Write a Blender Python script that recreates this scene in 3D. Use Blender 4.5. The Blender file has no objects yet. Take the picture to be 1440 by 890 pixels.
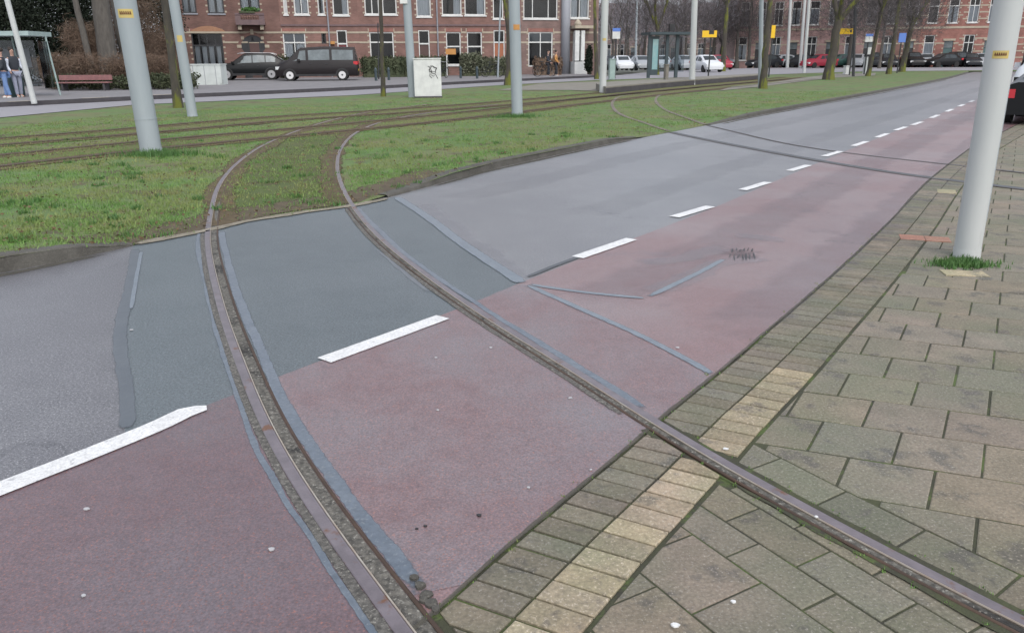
import bpy, bmesh, math, random
import numpy as np
from mathutils import noise as mnoise
from mathutils import Vector, Matrix
R = math.radians
random.seed(7); rng = np.random.default_rng(7)
scene = bpy.context.scene
COL = scene.collection

# ---------------------------------------------------------------- camera, sky, sun, exposure
CAM_H, HOR, ROLL, FPX = 1.53, 80.0, 0.4, 1100.0
pitch = math.atan((445 - HOR) / FPX)
fw = Vector((0, math.cos(pitch), -math.sin(pitch)))
r0 = Vector((1, 0, 0)); u0 = Vector((0, math.sin(pitch), math.cos(pitch)))
cr, sr = math.cos(R(ROLL)), math.sin(R(ROLL))
rt = r0 * cr - u0 * sr; up = u0 * cr + r0 * sr
cam_d = bpy.data.cameras.new('camera'); cam = bpy.data.objects.new('camera', cam_d); COL.objects.link(cam)
cam.matrix_world = Matrix(((rt.x, up.x, -fw.x, 0), (rt.y, up.y, -fw.y, 0), (rt.z, up.z, -fw.z, CAM_H), (0, 0, 0, 1)))
cam_d.sensor_width = 36; cam_d.lens = FPX / 1440 * 36; cam_d.clip_start = 0.05; cam_d.clip_end = 3000
scene.camera = cam
SUN_EL, SUN_AZ = R(46), R(158)
w = bpy.data.worlds.new('World'); scene.world = w; w.use_nodes = True
nt = w.node_tree; nt.nodes.clear()
sky = nt.nodes.new('ShaderNodeTexSky'); sky.sky_type = 'NISHITA'; sky.sun_disc = False
sky.sun_elevation = SUN_EL; sky.sun_rotation = SUN_AZ; sky.air_density = 1.0; sky.dust_density = 4.0; sky.ozone_density = 1.0
hsv = nt.nodes.new('ShaderNodeHueSaturation'); hsv.inputs['Saturation'].default_value = 0.45
bg = nt.nodes.new('ShaderNodeBackground'); bg.inputs['Strength'].default_value = 0.15
wo = nt.nodes.new('ShaderNodeOutputWorld')
cl = nt.nodes.new('ShaderNodeMix'); cl.data_type = 'RGBA'; cl.inputs[0].default_value = 0.6; cl.inputs[7].default_value = (3.3, 3.5, 3.95, 1)   # even cloud cover over the clear sky
nt.links.new(sky.outputs[0], hsv.inputs['Color']); nt.links.new(hsv.outputs[0], cl.inputs[6]); nt.links.new(cl.outputs[2], bg.inputs[0]); nt.links.new(bg.outputs[0], wo.inputs[0])
sd = bpy.data.lights.new('sun', 'SUN'); so = bpy.data.objects.new('sun', sd); COL.objects.link(so)
sd.energy = 0.55; sd.angle = R(40); sd.color = (1.0, 0.97, 0.93)
sdir = Vector((math.sin(SUN_AZ) * math.cos(SUN_EL), math.cos(SUN_AZ) * math.cos(SUN_EL), math.sin(SUN_EL)))
so.rotation_euler = sdir.to_track_quat('Z', 'Y').to_euler()
scene.render.engine = 'CYCLES'
vs = scene.view_settings; vs.view_transform = 'Standard'; vs.look = 'None'; vs.gamma = 1; vs.exposure = 0.95

# ---------------------------------------------------------------- helpers
def G(px, py, z=0.0):
    d = fw * FPX + rt * (px - 720) - up * (py - 445)
    t = (z - CAM_H) / d.z
    return Vector((d.x * t, d.y * t, z))
def V(px, py, Y):                      # the point at forward distance Y seen at that pixel
    d = fw * FPX + rt * (px - 720) - up * (py - 445)
    t = Y / d.y
    return Vector((d.x * t, Y, CAM_H + d.z * t))

class MB:
    def __init__(s): s.v = []; s.f = []; s.c = []
    def quad(s, a, b, c, d, col=None):
        n = len(s.v); s.v += [tuple(a), tuple(b), tuple(c), tuple(d)]; s.f.append((n, n+1, n+2, n+3)); s.c.append(col)
    def poly(s, pts, col=None):
        n = len(s.v); s.v += [tuple(p) for p in pts]; s.f.append(tuple(range(n, n+len(pts)))); s.c.append(col)
    def prism(s, pts, z0, z1, col=None, bev=0.0):   # convex outline pts (x,y), ccw
        n = len(s.v); k = len(pts)
        if bev:
            cx = sum(p[0] for p in pts)/k; cy = sum(p[1] for p in pts)/k
            inn = []
            for p in pts:
                d = math.hypot(p[0]-cx, p[1]-cy) or 1
                inn.append((p[0]+(cx-p[0])/d*bev*1.3, p[1]+(cy-p[1])/d*bev*1.3))
            s.v += [(p[0], p[1], z0) for p in pts] + [(p[0], p[1], z1-bev*.6) for p in pts] + [(p[0], p[1], z1) for p in inn]
            for i in range(k):
                j = (i+1) % k
                s.f.append((n+i, n+j, n+k+j, n+k+i)); s.c.append(col)
                s.f.append((n+k+i, n+k+j, n+2*k+j, n+2*k+i)); s.c.append(col)
            s.f.append(tuple(range(n+2*k, n+3*k))); s.c.append(col)
        else:
            s.v += [(p[0], p[1], z0) for p in pts] + [(p[0], p[1], z1) for p in pts]
            for i in range(k):
                j = (i+1) % k
                s.f.append((n+i, n+j, n+k+j, n+k+i)); s.c.append(col)
            s.f.append(tuple(range(n+k, n+2*k))); s.c.append(col)
            s.f.append(tuple(reversed(range(n, n+k)))); s.c.append(col)
    def box(s, x0, x1, y0, y1, z0, z1, col=None):
        if x0 > x1: x0, x1 = x1, x0
        if y0 > y1: y0, y1 = y1, y0
        s.prism([(x0, y0), (x1, y0), (x1, y1), (x0, y1)], z0, z1, col)
    def tube(s, pts, rad, sides=8, cap=True):
        pts = [Vector(p) for p in pts]; n0 = len(s.v); k = len(pts)
        if not hasattr(rad, '__len__'): rad = [rad]*k
        ref = None
        for i, p in enumerate(pts):
            t = (pts[min(i+1, k-1)] - pts[max(i-1, 0)]).normalized()
            if ref is None: ref = Vector((1, 0, 0)) if abs(t.x) < .8 else Vector((0, 1, 0))
            a = (ref - t*ref.dot(t)).normalized(); b = t.cross(a); ref = a
            for j in range(sides):
                q = p + (a*math.cos(2*math.pi*j/sides) + b*math.sin(2*math.pi*j/sides))*rad[i]
                s.v.append(tuple(q))
        for i in range(k-1):
            for j in range(sides):
                j2 = (j+1) % sides
                s.f.append((n0+i*sides+j, n0+i*sides+j2, n0+(i+1)*sides+j2, n0+(i+1)*sides+j)); s.c.append(None)
        if cap:
            s.f.append(tuple(n0+j for j in reversed(range(sides)))); s.c.append(None)
            s.f.append(tuple(n0+(k-1)*sides+j for j in range(sides))); s.c.append(None)
    def build(s, name, m, parent=None, smooth=False, angle=None):
        me = bpy.data.meshes.new(name); me.from_pydata(s.v, [], s.f); me.update()
        if any(c is not None for c in s.c):
            at = me.color_attributes.new('tone', 'FLOAT_COLOR', 'CORNER')
            arr = []
            for f, c in zip(s.f, s.c):
                c = c if c is not None else (.5, .5, .5)
                arr += [c[0], c[1], c[2], 1.0]*len(f)
            at.data.foreach_set('color', arr)
        me.materials.append(m)
        if smooth or angle:
            me.polygons.foreach_set('use_smooth', [True]*len(me.polygons))
            if angle: me.set_sharp_from_angle(angle=R(angle))
        o = bpy.data.objects.new(name, me); COL.objects.link(o)
        if parent: o.parent = parent
        return o
def npmesh(name, verts, faces, m, parent=None):
    me = bpy.data.meshes.new(name); verts = np.asarray(verts, np.float32); faces = np.asarray(faces, np.int32)
    k = faces.shape[1]
    me.vertices.add(len(verts)); me.vertices.foreach_set('co', verts.ravel())
    me.loops.add(faces.size); me.loops.foreach_set('vertex_index', faces.ravel())
    me.polygons.add(len(faces)); me.polygons.foreach_set('loop_start', np.arange(0, faces.size, k, dtype=np.int32))
    me.update(calc_edges=True); me.validate(); me.materials.append(m)
    o = bpy.data.objects.new(name, me); COL.objects.link(o)
    if parent: o.parent = parent
    return o
def tag(o, label, cat, group=None, kind=None):
    o['label'] = label
    if cat: o['category'] = cat
    if group: o['group'] = group
    if kind: o['kind'] = kind
    return o
def struct(o, label=None, cat=None, kind='structure'):
    o['kind'] = kind
    o['label'] = label or o.name.replace('_', ' '); o['category'] = cat or o.name.split('.')[0].replace('_', ' ')
    return o
def empty(name, loc, rz, label, cat, group=None):
    o = bpy.data.objects.new(name, None); COL.objects.link(o); o.location = loc; o.rotation_euler = (0, 0, rz)
    return tag(o, label, cat, group)
def join_into(o, src):
    """surface trim becomes part of the wall mesh, with its own material"""
    bm = bmesh.new(); bm.from_mesh(o.data); n0 = len(bm.faces); bm.from_mesh(src.data); bm.faces.ensure_lookup_table()
    k = len(o.data.materials); o.data.materials.append(src.data.materials[0])
    for f in bm.faces[n0:]: f.material_index = k
    bm.to_mesh(o.data); bm.free(); me = src.data; bpy.data.objects.remove(src); bpy.data.meshes.remove(me)
def copy_tree(o, parent=None):
    c = o.copy(); COL.objects.link(c); c.parent = parent
    for ch in list(o.children): copy_tree(ch, c)
    return c

# ---------------------------------------------------------------- materials
def mat(name, c1, c2=None, scale=4, rough=.8, bump=0, bscale=None, speck=None, sscale=250, samt=.5, big=None, bigscale=.5,
        tone=False, metal=0, spec=.5, detail=6, blotch=None, stretch=None, cracks=False):
    m = bpy.data.materials.new(name); m.use_nodes = True; n = m.node_tree; L = n.links
    b = n.nodes['Principled BSDF']; b.inputs['Roughness'].default_value = rough; b.inputs['Metallic'].default_value = metal
    b.inputs['Specular IOR Level'].default_value = spec
    tc = n.nodes.new('ShaderNodeTexCoord'); co = tc.outputs['Object']
    if stretch:
        mp = n.nodes.new('ShaderNodeMapping'); mp.inputs['Scale'].default_value = stretch; L.new(co, mp.inputs[0]); co = mp.outputs[0]
    def noise(sc, d=detail, r=.6):
        t = n.nodes.new('ShaderNodeTexNoise'); t.inputs['Scale'].default_value = sc; t.inputs['Detail'].default_value = d
        t.inputs['Roughness'].default_value = r; L.new(co, t.inputs['Vector']); return t.outputs[0]
    def ramp(f, a, bb):
        t = n.nodes.new('ShaderNodeMapRange'); t.inputs['From Min'].default_value = a; t.inputs['From Max'].default_value = bb
        L.new(f, t.inputs['Value']); return t.outputs[0]
    def mix(f, A, B, mode='MIX'):
        t = n.nodes.new('ShaderNodeMix'); t.data_type = 'RGBA'; t.blend_type = mode
        if isinstance(f, float): t.inputs[0].default_value = f
        else: L.new(f, t.inputs[0])
        for i, q in ((6, A), (7, B)):
            if isinstance(q, tuple): t.inputs[i].default_value = (*q, 1)
            else: L.new(q, t.inputs[i])
        return t.outputs[2]
    c = mix(ramp(noise(scale), .35, .65), tuple(c1), tuple(c2 or c1))
    if big: c = mix(ramp(noise(bigscale, 4), .42, .62), c, tuple(big))
    if blotch: c = mix(ramp(noise(blotch[1], 5, .7), blotch[2], blotch[2]+.08), c, tuple(blotch[0]))
    if speck: c = mix(ramp(noise(sscale, 2), .58, .68), c, tuple(speck))
    if samt and sscale and speck:
        g = ramp(noise(sscale*.7, 3), .3, .7)
        hv = n.nodes.new('ShaderNodeHueSaturation'); L.new(c, hv.inputs['Color'])
        mm = n.nodes.new('ShaderNodeMapRange'); mm.inputs['To Min'].default_value = 1-samt; mm.inputs['To Max'].default_value = 1+samt; L.new(g, mm.inputs['Value'])
        L.new(mm.outputs[0], hv.inputs['Value']); c = hv.outputs[0]
    if cracks:
        vo = n.nodes.new('ShaderNodeTexVoronoi'); vo.feature = 'DISTANCE_TO_EDGE'; vo.inputs['Scale'].default_value = .55
        nz = n.nodes.new('ShaderNodeTexNoise'); nz.inputs['Scale'].default_value = 3; nz.inputs['Detail'].default_value = 6; L.new(co, nz.inputs['Vector'])
        ad = n.nodes.new('ShaderNodeVectorMath'); ad.operation = 'MULTIPLY_ADD'; ad.inputs[1].default_value = (.5, .5, .5)
        L.new(nz.outputs['Color'], ad.inputs[0]); L.new(co, ad.inputs[2]); L.new(ad.outputs[0], vo.inputs['Vector'])
        k = ramp(vo.outputs['Distance'], .0, .006)
        gate = ramp(noise(.35, 2), .52, .56); iv = n.nodes.new('ShaderNodeMath'); iv.operation = 'SUBTRACT'; iv.inputs[0].default_value = 1; L.new(k, iv.inputs[1])
        mu = n.nodes.new('ShaderNodeMath'); mu.operation = 'MULTIPLY'; L.new(iv.outputs[0], mu.inputs[0]); L.new(gate, mu.inputs[1])
        mu2 = n.nodes.new('ShaderNodeMath'); mu2.operation = 'MULTIPLY'; mu2.inputs[1].default_value = .5; L.new(mu.outputs[0], mu2.inputs[0])
        c = mix(mu2.outputs[0], c, (.03, .03, .035))
    if tone:
        a = n.nodes.new('ShaderNodeVertexColor'); a.layer_name = 'tone'
        c2_ = mix(1.0, c, a.outputs[0], 'MULTIPLY'); hv = n.nodes.new('ShaderNodeMix'); hv.data_type = 'RGBA'; hv.blend_type = 'MULTIPLY'; hv.inputs[0].default_value = 1
        L.new(c2_, hv.inputs[6]); hv.inputs[7].default_value = (2, 2, 2, 1); c = hv.outputs[2]
    L.new(c, b.inputs['Base Color'])
    if bump:
        bp = n.nodes.new('ShaderNodeBump'); bp.inputs['Strength'].default_value = bump; bp.inputs['Distance'].default_value = .01
        L.new(noise(bscale or scale*4, 4), bp.inputs['Height']); L.new(bp.outputs[0], b.inputs['Normal'])
    return m
M = {}
M['asphalt'] = mat('asphalt', (.152, .152, .160), (.182, .182, .190), 3, .42, .25, 160, speck=(.30, .295, .30), sscale=120, samt=.50, big=(.140, .141, .151), bigscale=.45, cracks=True, spec=.7)
M['asphaltL'] = mat('asphalt_less_sheen', (.108, .106, .115), (.132, .130, .139), 3, .42, .25, 160, speck=(.30, .295, .30), sscale=120, samt=.50, big=(.10, .098, .107), bigscale=.45, cracks=True, spec=.7)  # darker asphalt copy: weaker sheen at the left put into the colour
M['patch'] = mat('dark_asphalt', (.066, .084, .092), (.082, .102, .110), 5, .42, .3, 160, speck=(.17, .185, .19), sscale=120, samt=.50, big=(.09, .109, .118), bigscale=.7, spec=.7)
M['red'] = mat('red_asphalt', (.178, .104, .105), (.205, .128, .13), 9, .38, .25, 160, speck=(.26, .13, .10), sscale=170, samt=.36, big=(.215, .165, .17), bigscale=.6, blotch=((.155, .11, .118), .9, .58), cracks=True, spec=.7)
M['redL'] = mat('red_asphalt_less_sheen', (.112, .072, .080), (.130, .088, .098), 9, .38, .25, 160, speck=(.24, .10, .075), sscale=170, samt=.36, big=(.128, .108, .12), bigscale=.6, blotch=((.12, .095, .102), 1.1, .60), cracks=True, spec=.7)  # darker red copy: less sheen close to the camera, put into the colour
M['red2'] = mat('red_asphalt_new', (.152, .097, .102), (.178, .125, .132), 9, .38, .25, 160, speck=(.30, .14, .105), sscale=170, samt=.36, big=(.172, .147, .158), bigscale=.9, spec=.7)
M['seal'] = mat('bitumen_seal', (.125, .15, .175), (.17, .198, .222), 9, .42, .15, 30, speck=(.2, .22, .24), sscale=90, samt=.15, blotch=((.17, .175, .175), 6, .62))
M['joint'] = mat('bitumen_dark', (.055, .06, .065), (.09, .095, .10), 9, .6, .2, 30)
M['gum'] = mat('gum', (.42, .42, .43), (.36, .36, .37), 30, .7)
M['jointg'] = mat('bitumen_grey', (.10, .108, .122), (.118, .127, .14), 6, .5, .2, 30, blotch=((.09, .097, .11), 3, .5))
M['dust'] = mat('pale_dust', (.22, .235, .25), (.19, .2, .215), 9, .8)
M['paint'] = mat('road_paint', (.62, .62, .61), (.70, .70, .69), 8, .6, .3, 60, speck=(.5, .5, .51), sscale=110, samt=.16, blotch=((.36, .36, .37), 18, .60))
for k_ in ('asphalt', 'red', 'red2', 'patch', 'asphaltL', 'redL'):
    M[k_].node_tree.nodes['Principled BSDF'].inputs['IOR'].default_value = 1.5; M[k_].node_tree.nodes['Principled BSDF'].inputs['Roughness'].default_value = .36
M['kerb'] = mat('kerb_stone', (.095, .09, .078), (.06, .056, .048), 5, .9, .4, 40, speck=(.12, .115, .10), sscale=120, samt=.2)
M['paver'] = mat('paver', (.222, .190, .146), (.168, .147, .112), 6, .85, .5, 90, speck=(.27, .25, .21), sscale=110, samt=.24, big=(.15, .15, .105), bigscale=1.3, blotch=((.115, .107, .09), 4.5, .55), tone=True)
M['moss'] = mat('joint_moss', (.040, .038, .028), (.058, .064, .03), 5, .95, .8, 60, blotch=((.075, .105, .03), 3.5, .53))
M['rail'] = mat('rail_steel', (.145, .125, .135), (.20, .172, .185), 12, .38, .15, 50, metal=.3, blotch=((.16, .075, .04), 5, .585))
M['railrust'] = mat('rail_rust', (.055, .036, .026), (.085, .052, .035), 12, .7, .3, 50, metal=.2)
M['railold'] = mat('rail_old', (.13, .10, .085), (.18, .145, .125), 6, .7)
M['railshine'] = mat('rail_edge', (.55, .50, .42), (.45, .36, .28), 12, .3, .1, 50, metal=.7)
M['gravel'] = mat('groove_grit', (.07, .066, .058), (.15, .14, .12), 45, .95, .9, 90, speck=(.26, .25, .22), sscale=80, samt=.4, blotch=((.035, .033, .03), 3, .52))
M['dirt'] = mat('dirt', (.082, .052, .024), (.12, .08, .038), 9, .95, .8, 50, blotch=((.07, .085, .03), 6, .55))
M['mud'] = mat('mud', (.075, .06, .04), (.115, .09, .055), 7, .95, .8, 40, blotch=((.085, .115, .035), 3, .50))
M['sand'] = mat('sand', (.26, .235, .19), (.18, .16, .12), 12, .95, .6, 50)
M['lawn'] = mat('lawn', (.085, .15, .042), (.11, .175, .052), 5, .95, .8, 40, big=(.135, .14, .06), bigscale=.55, blotch=((.085, .072, .04), 1.6, .55))
M['blade'] = mat('grass_blade', (.085, .19, .038), (.15, .27, .065), 6, .7, 0, big=(.21, .235, .08), bigscale=.7, blotch=((.13, .105, .05), 2.2, .62))
M['tuft'] = mat('tuft_blade', (.05, .13, .03), (.08, .17, .04), 9, .6)
M['street'] = mat('street', (.27, .26, .275), (.24, .235, .25), 2, .75)
M['pave2'] = mat('far_paving', (.215, .205, .21), (.18, .175, .18), 2, .85, .2, 20, blotch=((.15, .14, .14), 1, .6))
M['darkkerb'] = mat('dark_kerb', (.05, .047, .052), (.07, .065, .07), 3, .9)
M['path'] = mat('path', (.22, .205, .175), (.18, .17, .14), 2, .9)
M['ground'] = mat('ground', (.13, .13, .115), (.10, .11, .08), .2, .95)
M['pole'] = mat('grey_pole', (.285, .325, .345), (.325, .365, .385), 3, .5, .1, 20, stretch=(1, 1, .2), blotch=((.20, .22, .22), 3, .64))
M['polecream'] = mat('cream_pole', (.44, .465, .455), (.49, .505, .495), 3, .55, .1, 20, stretch=(1, 1, .2), blotch=((.36, .375, .36), 3, .62))
M['yellow'] = mat('yellow_sticker', (.55, .42, .12), (.48, .38, .15), 9, .6)
M['orange'] = mat('orange', (.48, .24, .07), (.42, .19, .05), 3, .6)
M['brownink'] = mat('brown_ink', (.14, .06, .02), None, 3, .6)
M['black'] = mat('black', (.015, .015, .017), (.03, .03, .032), 3, .5)
M['bark'] = mat('bark', (.075, .068, .06), (.115, .105, .092), 8, .95, .8, 30, stretch=(1, 1, .3))
M['mossbark'] = mat('moss_bark', (.05, .045, .038), (.075, .066, .052), 8, .95, .8, 30, stretch=(1, 1, .35), blotch=((.125, .135, .025), 1.4, .49))
M['twig'] = mat('twig', (.075, .066, .068), (.11, .095, .098), 3, .95)
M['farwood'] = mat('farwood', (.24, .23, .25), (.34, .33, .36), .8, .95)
M['hedge'] = mat('hedge_leaf', (.045, .06, .028), (.07, .08, .04), 2, .8)
M['ever'] = mat('evergreen_leaf', (.014, .02, .014), (.03, .038, .026), .8, .9, spec=.15)
M['brown'] = mat('brown_twigs', (.13, .085, .06), (.17, .12, .085), 2, .9)
M['olive'] = mat('olive_leaf', (.10, .115, .07), (.14, .14, .10), 2, .8)
def brick(name, c1, c2, mortar):
    m = bpy.data.materials.new(name); m.use_nodes = True; n = m.node_tree; L = n.links; b = n.nodes['Principled BSDF']; b.inputs['Roughness'].default_value = .9
    tc = n.nodes.new('ShaderNodeTexCoord'); mp = n.nodes.new('ShaderNodeMapping'); mp.inputs['Rotation'].default_value = (R(-90), 0, 0); L.new(tc.outputs['Object'], mp.inputs[0])
    t = n.nodes.new('ShaderNodeTexBrick'); t.inputs['Scale'].default_value = 1; t.inputs['Brick Width'].default_value = .22; t.inputs['Row Height'].default_value = .065
    t.inputs['Mortar Size'].default_value = .006; t.inputs['Color1'].default_value = (*c1, 1); t.inputs['Color2'].default_value = (*c2, 1); t.inputs['Mortar'].default_value = (*mortar, 1)
    L.new(mp.outputs[0], t.inputs['Vector'])
    nz = n.nodes.new('ShaderNodeTexNoise'); nz.inputs['Scale'].default_value = .9; nz.inputs['Detail'].default_value = 8; L.new(tc.outputs['Object'], nz.inputs['Vector'])
    mr = n.nodes.new('ShaderNodeMapRange'); mr.inputs['From Min'].default_value = .3; mr.inputs['From Max'].default_value = .7; mr.inputs['To Min'].default_value = .72; mr.inputs['To Max'].default_value = 1.22; L.new(nz.outputs[0], mr.inputs[0])
    h = n.nodes.new('ShaderNodeHueSaturation'); L.new(t.outputs[0], h.inputs['Color']); L.new(mr.outputs[0], h.inputs['Value']); L.new(h.outputs[0], b.inputs['Base Color'])
    return m
M['brickA'] = brick('brick_brown_red', (.15, .08, .065), (.19, .10, .085), (.15, .115, .10))
M['brickB'] = brick('brick_pink_red', (.185, .098, .082), (.23, .122, .102), (.19, .145, .125))
M['brickC'] = brick('brick_dull', (.185, .12, .108), (.23, .148, .132), (.2, .165, .15))
M['brickR'] = brick('brick_red', (.25, .10, .08), (.31, .13, .105), (.25, .18, .155))
M['brickP'] = brick('brick_pale', (.34, .21, .20), (.40, .25, .235), (.30, .24, .22))
M['stone'] = mat('pale_stone', (.42, .37, .29), (.35, .30, .23), 3, .85)
M['white'] = mat('white_frame', (.68, .69, .67), (.55, .56, .55), 3, .6)
M['whitebox'] = mat('white_box', (.58, .62, .60), (.48, .52, .50), 2, .6, blotch=((.36, .39, .37), 2, .6))
M['darkframe'] = mat('dark_frame', (.035, .037, .04), None, 3, .6)
M['curtain'] = mat('curtain', (.78, .79, .82), (.62, .64, .68), 14, .9, stretch=(1, 1, .05))
M['room'] = mat('room_dark', (.035, .036, .04), (.06, .06, .065), 1.2, .9)
M['door'] = mat('brown_door', (.09, .05, .045), None, 3, .6)
M['reddoor'] = mat('red_door', (.16, .035, .04), None, 3, .5)
M['odoor'] = mat('orange_door', (.33, .12, .06), None, 3, .5)
M['gdoor'] = mat('green_door', (.07, .12, .12), None, 3, .5)
M['roof'] = mat('roof_tile', (.10, .055, .045), (.14, .08, .06), 4, .9)
M['pipe'] = mat('pipe_grey', (.27, .28, .31), None, 3, .6)
M['leadgrey'] = mat('cornice', (.17, .115, .115), (.13, .09, .095), 3, .8)
def glass_mat():
    m = bpy.data.materials.new('window_glass'); m.use_nodes = True; n = m.node_tree; n.nodes.clear(); L = n.links
    o = n.nodes.new('ShaderNodeOutputMaterial'); t = n.nodes.new('ShaderNodeBsdfTransparent'); t.inputs[0].default_value = (.72, .76, .78, 1)
    g = n.nodes.new('ShaderNodeBsdfGlossy'); g.inputs['Roughness'].default_value = .06; f = n.nodes.new('ShaderNodeFresnel'); f.inputs[0].default_value = 1.6
    x = n.nodes.new('ShaderNodeMixShader'); L.new(f.outputs[0], x.inputs[0]); L.new(t.outputs[0], x.inputs[1]); L.new(g.outputs[0], x.inputs[2]); L.new(x.outputs[0], o.inputs[0]); return m
M['glass'] = glass_mat()
def paintm(name, c, rough=.32, metal=.0):
    m = mat(name, c, None, 3, rough, metal=metal); m.node_tree.nodes['Principled BSDF'].inputs['Coat Weight'].default_value = .0; m.node_tree.nodes['Principled BSDF'].inputs['Specular IOR Level'].default_value = .3; return m
for nme, c in dict(cblack=(.008, .009, .010), cvan=(.020, .017, .018), cwhite=(.62, .64, .66), csilver=(.32, .34, .36), cblue=(.05, .08, .15), cred=(.30, .03, .05), cdark=(.018, .02, .024), cgreen=(.04, .09, .08)).items():
    M[nme] = paintm(nme, c)
M['cglass'] = mat('car_glass', (.03, .036, .04), (.05, .06, .065), 1, .15, spec=.3)
M['cglassl'] = mat('car_glass_pale', (.16, .19, .20), (.09, .105, .11), 2, .15)
M['tyre'] = mat('tyre', (.02, .02, .02), None, 3, .9)
M['rim'] = mat('rim', (.42, .42, .43), None, 3, .35, metal=.5)
M['rimw'] = mat('wheel_cover', (.62, .62, .62), None, 3, .4)
M['redlamp'] = mat('tail_lamp', (.5, .03, .04), None, 3, .3)
M['headlamp'] = mat('head_lamp', (.6, .62, .62), None, 3, .2)
M['plate'] = mat('yellow_plate', (.7, .5, .08), None, 3, .5)
M['skin'] = mat('skin', (.42, .26, .2), None, 3, .6)
M['hair'] = mat('hair', (.03, .022, .018), None, 3, .7)
M['jeans'] = mat('jeans', (.13, .22, .42), (.17, .26, .46), 8, .9)
M['paleJ'] = mat('pale_jeans', (.30, .32, .40), (.25, .27, .34), 8, .9)
M['vest'] = mat('dark_vest', (.03, .035, .045), None, 3, .8)
M['shirt'] = mat('white_sleeve', (.62, .66, .75), None, 3, .85)
M['shelter'] = mat('shelter_dark', (.035, .055, .065), (.05, .07, .08), 3, .5)
M['shelterg'] = mat('shelter_pale', (.35, .45, .43), (.28, .36, .35), 3, .5)
M['signblue'] = mat('sign_blue', (.10, .20, .55), None, 3, .5)
M['signyellow'] = mat('sign_yellow', (.82, .50, .02), None, 3, .45)
M['bench'] = mat('red_bench', (.27, .13, .125), (.20, .10, .10), 5, .7)
M['bin'] = mat('green_bin', (.02, .05, .05), None, 3, .6)
M['poster'] = mat('poster', (.16, .36, .38), (.30, .42, .42), 2, .4)

# ---------------------------------------------------------------- 2D geometry helpers
def cr_spline(pts, step=.12):
    pts = [Vector(p).to_2d() if len(p) > 2 else Vector(p) for p in pts]; out = []
    for i in range(len(pts)-1):
        p0 = pts[i-1] if i else pts[0]*2-pts[1]; p1 = pts[i]; p2 = pts[i+1]; p3 = pts[i+2] if i+2 < len(pts) else p2*2-p1
        n = max(2, int((p2-p1).length/step))
        for k in range(n):
            t = k/n
            out.append(.5*((2*p1)+(p2-p0)*t+(2*p0-5*p1+4*p2-p3)*t*t+(3*p1-p0-3*p2+p3)*t**3))
    out.append(pts[-1]); return out
def smooth(path, it=6):
    for _ in range(it):
        path = [path[0]]+[(path[i-1]+path[i]*2+path[i+1])/4 for i in range(1, len(path)-1)]+[path[-1]]
    return path
def resample(path, step):
    out = [path[0]]; acc = 0
    for a, b in zip(path, path[1:]):
        l = (b-a).length
        while acc+l >= step:
            t = (step-acc)/l; a = a.lerp(b, t); out.append(a); l = (b-a).length; acc = 0
        acc += l
    out.append(path[-1]); return out
def normals(path):
    r = []
    for i in range(len(path)):
        t = (path[min(i+1, len(path)-1)]-path[max(i-1, 0)]).normalized(); r.append(Vector((t.y, -t.x)))   # to the right of travel
    return r
def offset(path, d): return [p+n*d for p, n in zip(path, normals(path))]
def wpath(px, z=0): return [G(x, y, z).to_2d() for x, y in px]
def ribbon(mb, path, a, b, z, jit=0, zf=None, seed=0):
    rr = random.Random(seed); ns = normals(path); prev = None; ja = jb = 0
    for p, n in zip(path, ns):
        ja = ja*.8+rr.uniform(-jit, jit); jb = jb*.8+rr.uniform(-jit, jit)
        q1 = p+n*(a+ja); q2 = p+n*(b+jb); zz = z+(zf(p) if zf else 0)
        cur = (Vector((q1.x, q1.y, zz)), Vector((q2.x, q2.y, zz)))
        if prev: mb.quad(prev[1], cur[1], cur[0], prev[0])
        prev = cur
def sheet(name, pts, z, m, label=None, kind='structure', thick=0):
    bm = bmesh.new(); vs_ = [bm.verts.new((p[0], p[1], z)) for p in pts]; f = bm.faces.new(vs_)
    bmesh.ops.triangulate(bm, faces=[f]); bm.normal_update()
    for f in bm.faces:
        if f.normal.z < 0: f.normal_flip()
    me = bpy.data.meshes.new(name); bm.to_mesh(me); me.materials.append(m)
    o = bpy.data.objects.new(name, me); COL.objects.link(o); return struct(o, label, kind=kind)
def clip(poly, a, n):     # keep side where (p-a).n >= 0
    out = []
    for i in range(len(poly)):
        p, q = poly[i], poly[(i+1) % len(poly)]; dp = (p-a).dot(n); dq = (q-a).dot(n)
        if dp >= 0: out.append(p)
        if dp*dq < 0: out.append(p.lerp(q, dp/(dp-dq)))
    return out
def nearest(path, p):
    best = 1e9; r = None
    for a, b in zip(path, path[1:]):
        d = b-a; t = max(0, min(1, (p-a).dot(d)/max(d.dot(d), 1e-9))); q = a+d*t; l = (p-q).length
        if l < best: best = l; r = (q, d.normalized())
    return best, r
def inset(poly, g):
    if area(poly) < 0: poly = list(reversed(poly))
    out = list(poly)
    for i in range(len(poly)):
        a, b = poly[i], poly[(i+1) % len(poly)]; d = (b-a).normalized(); n_ = Vector((-d.y, d.x)); out = clip(out, a+n_*g, n_)
        if len(out) < 3: return out
    return out
def area(poly): return .5*sum(poly[i].x*poly[(i+1) % len(poly)].y-poly[(i+1) % len(poly)].x*poly[i].y for i in range(len(poly)))

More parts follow.
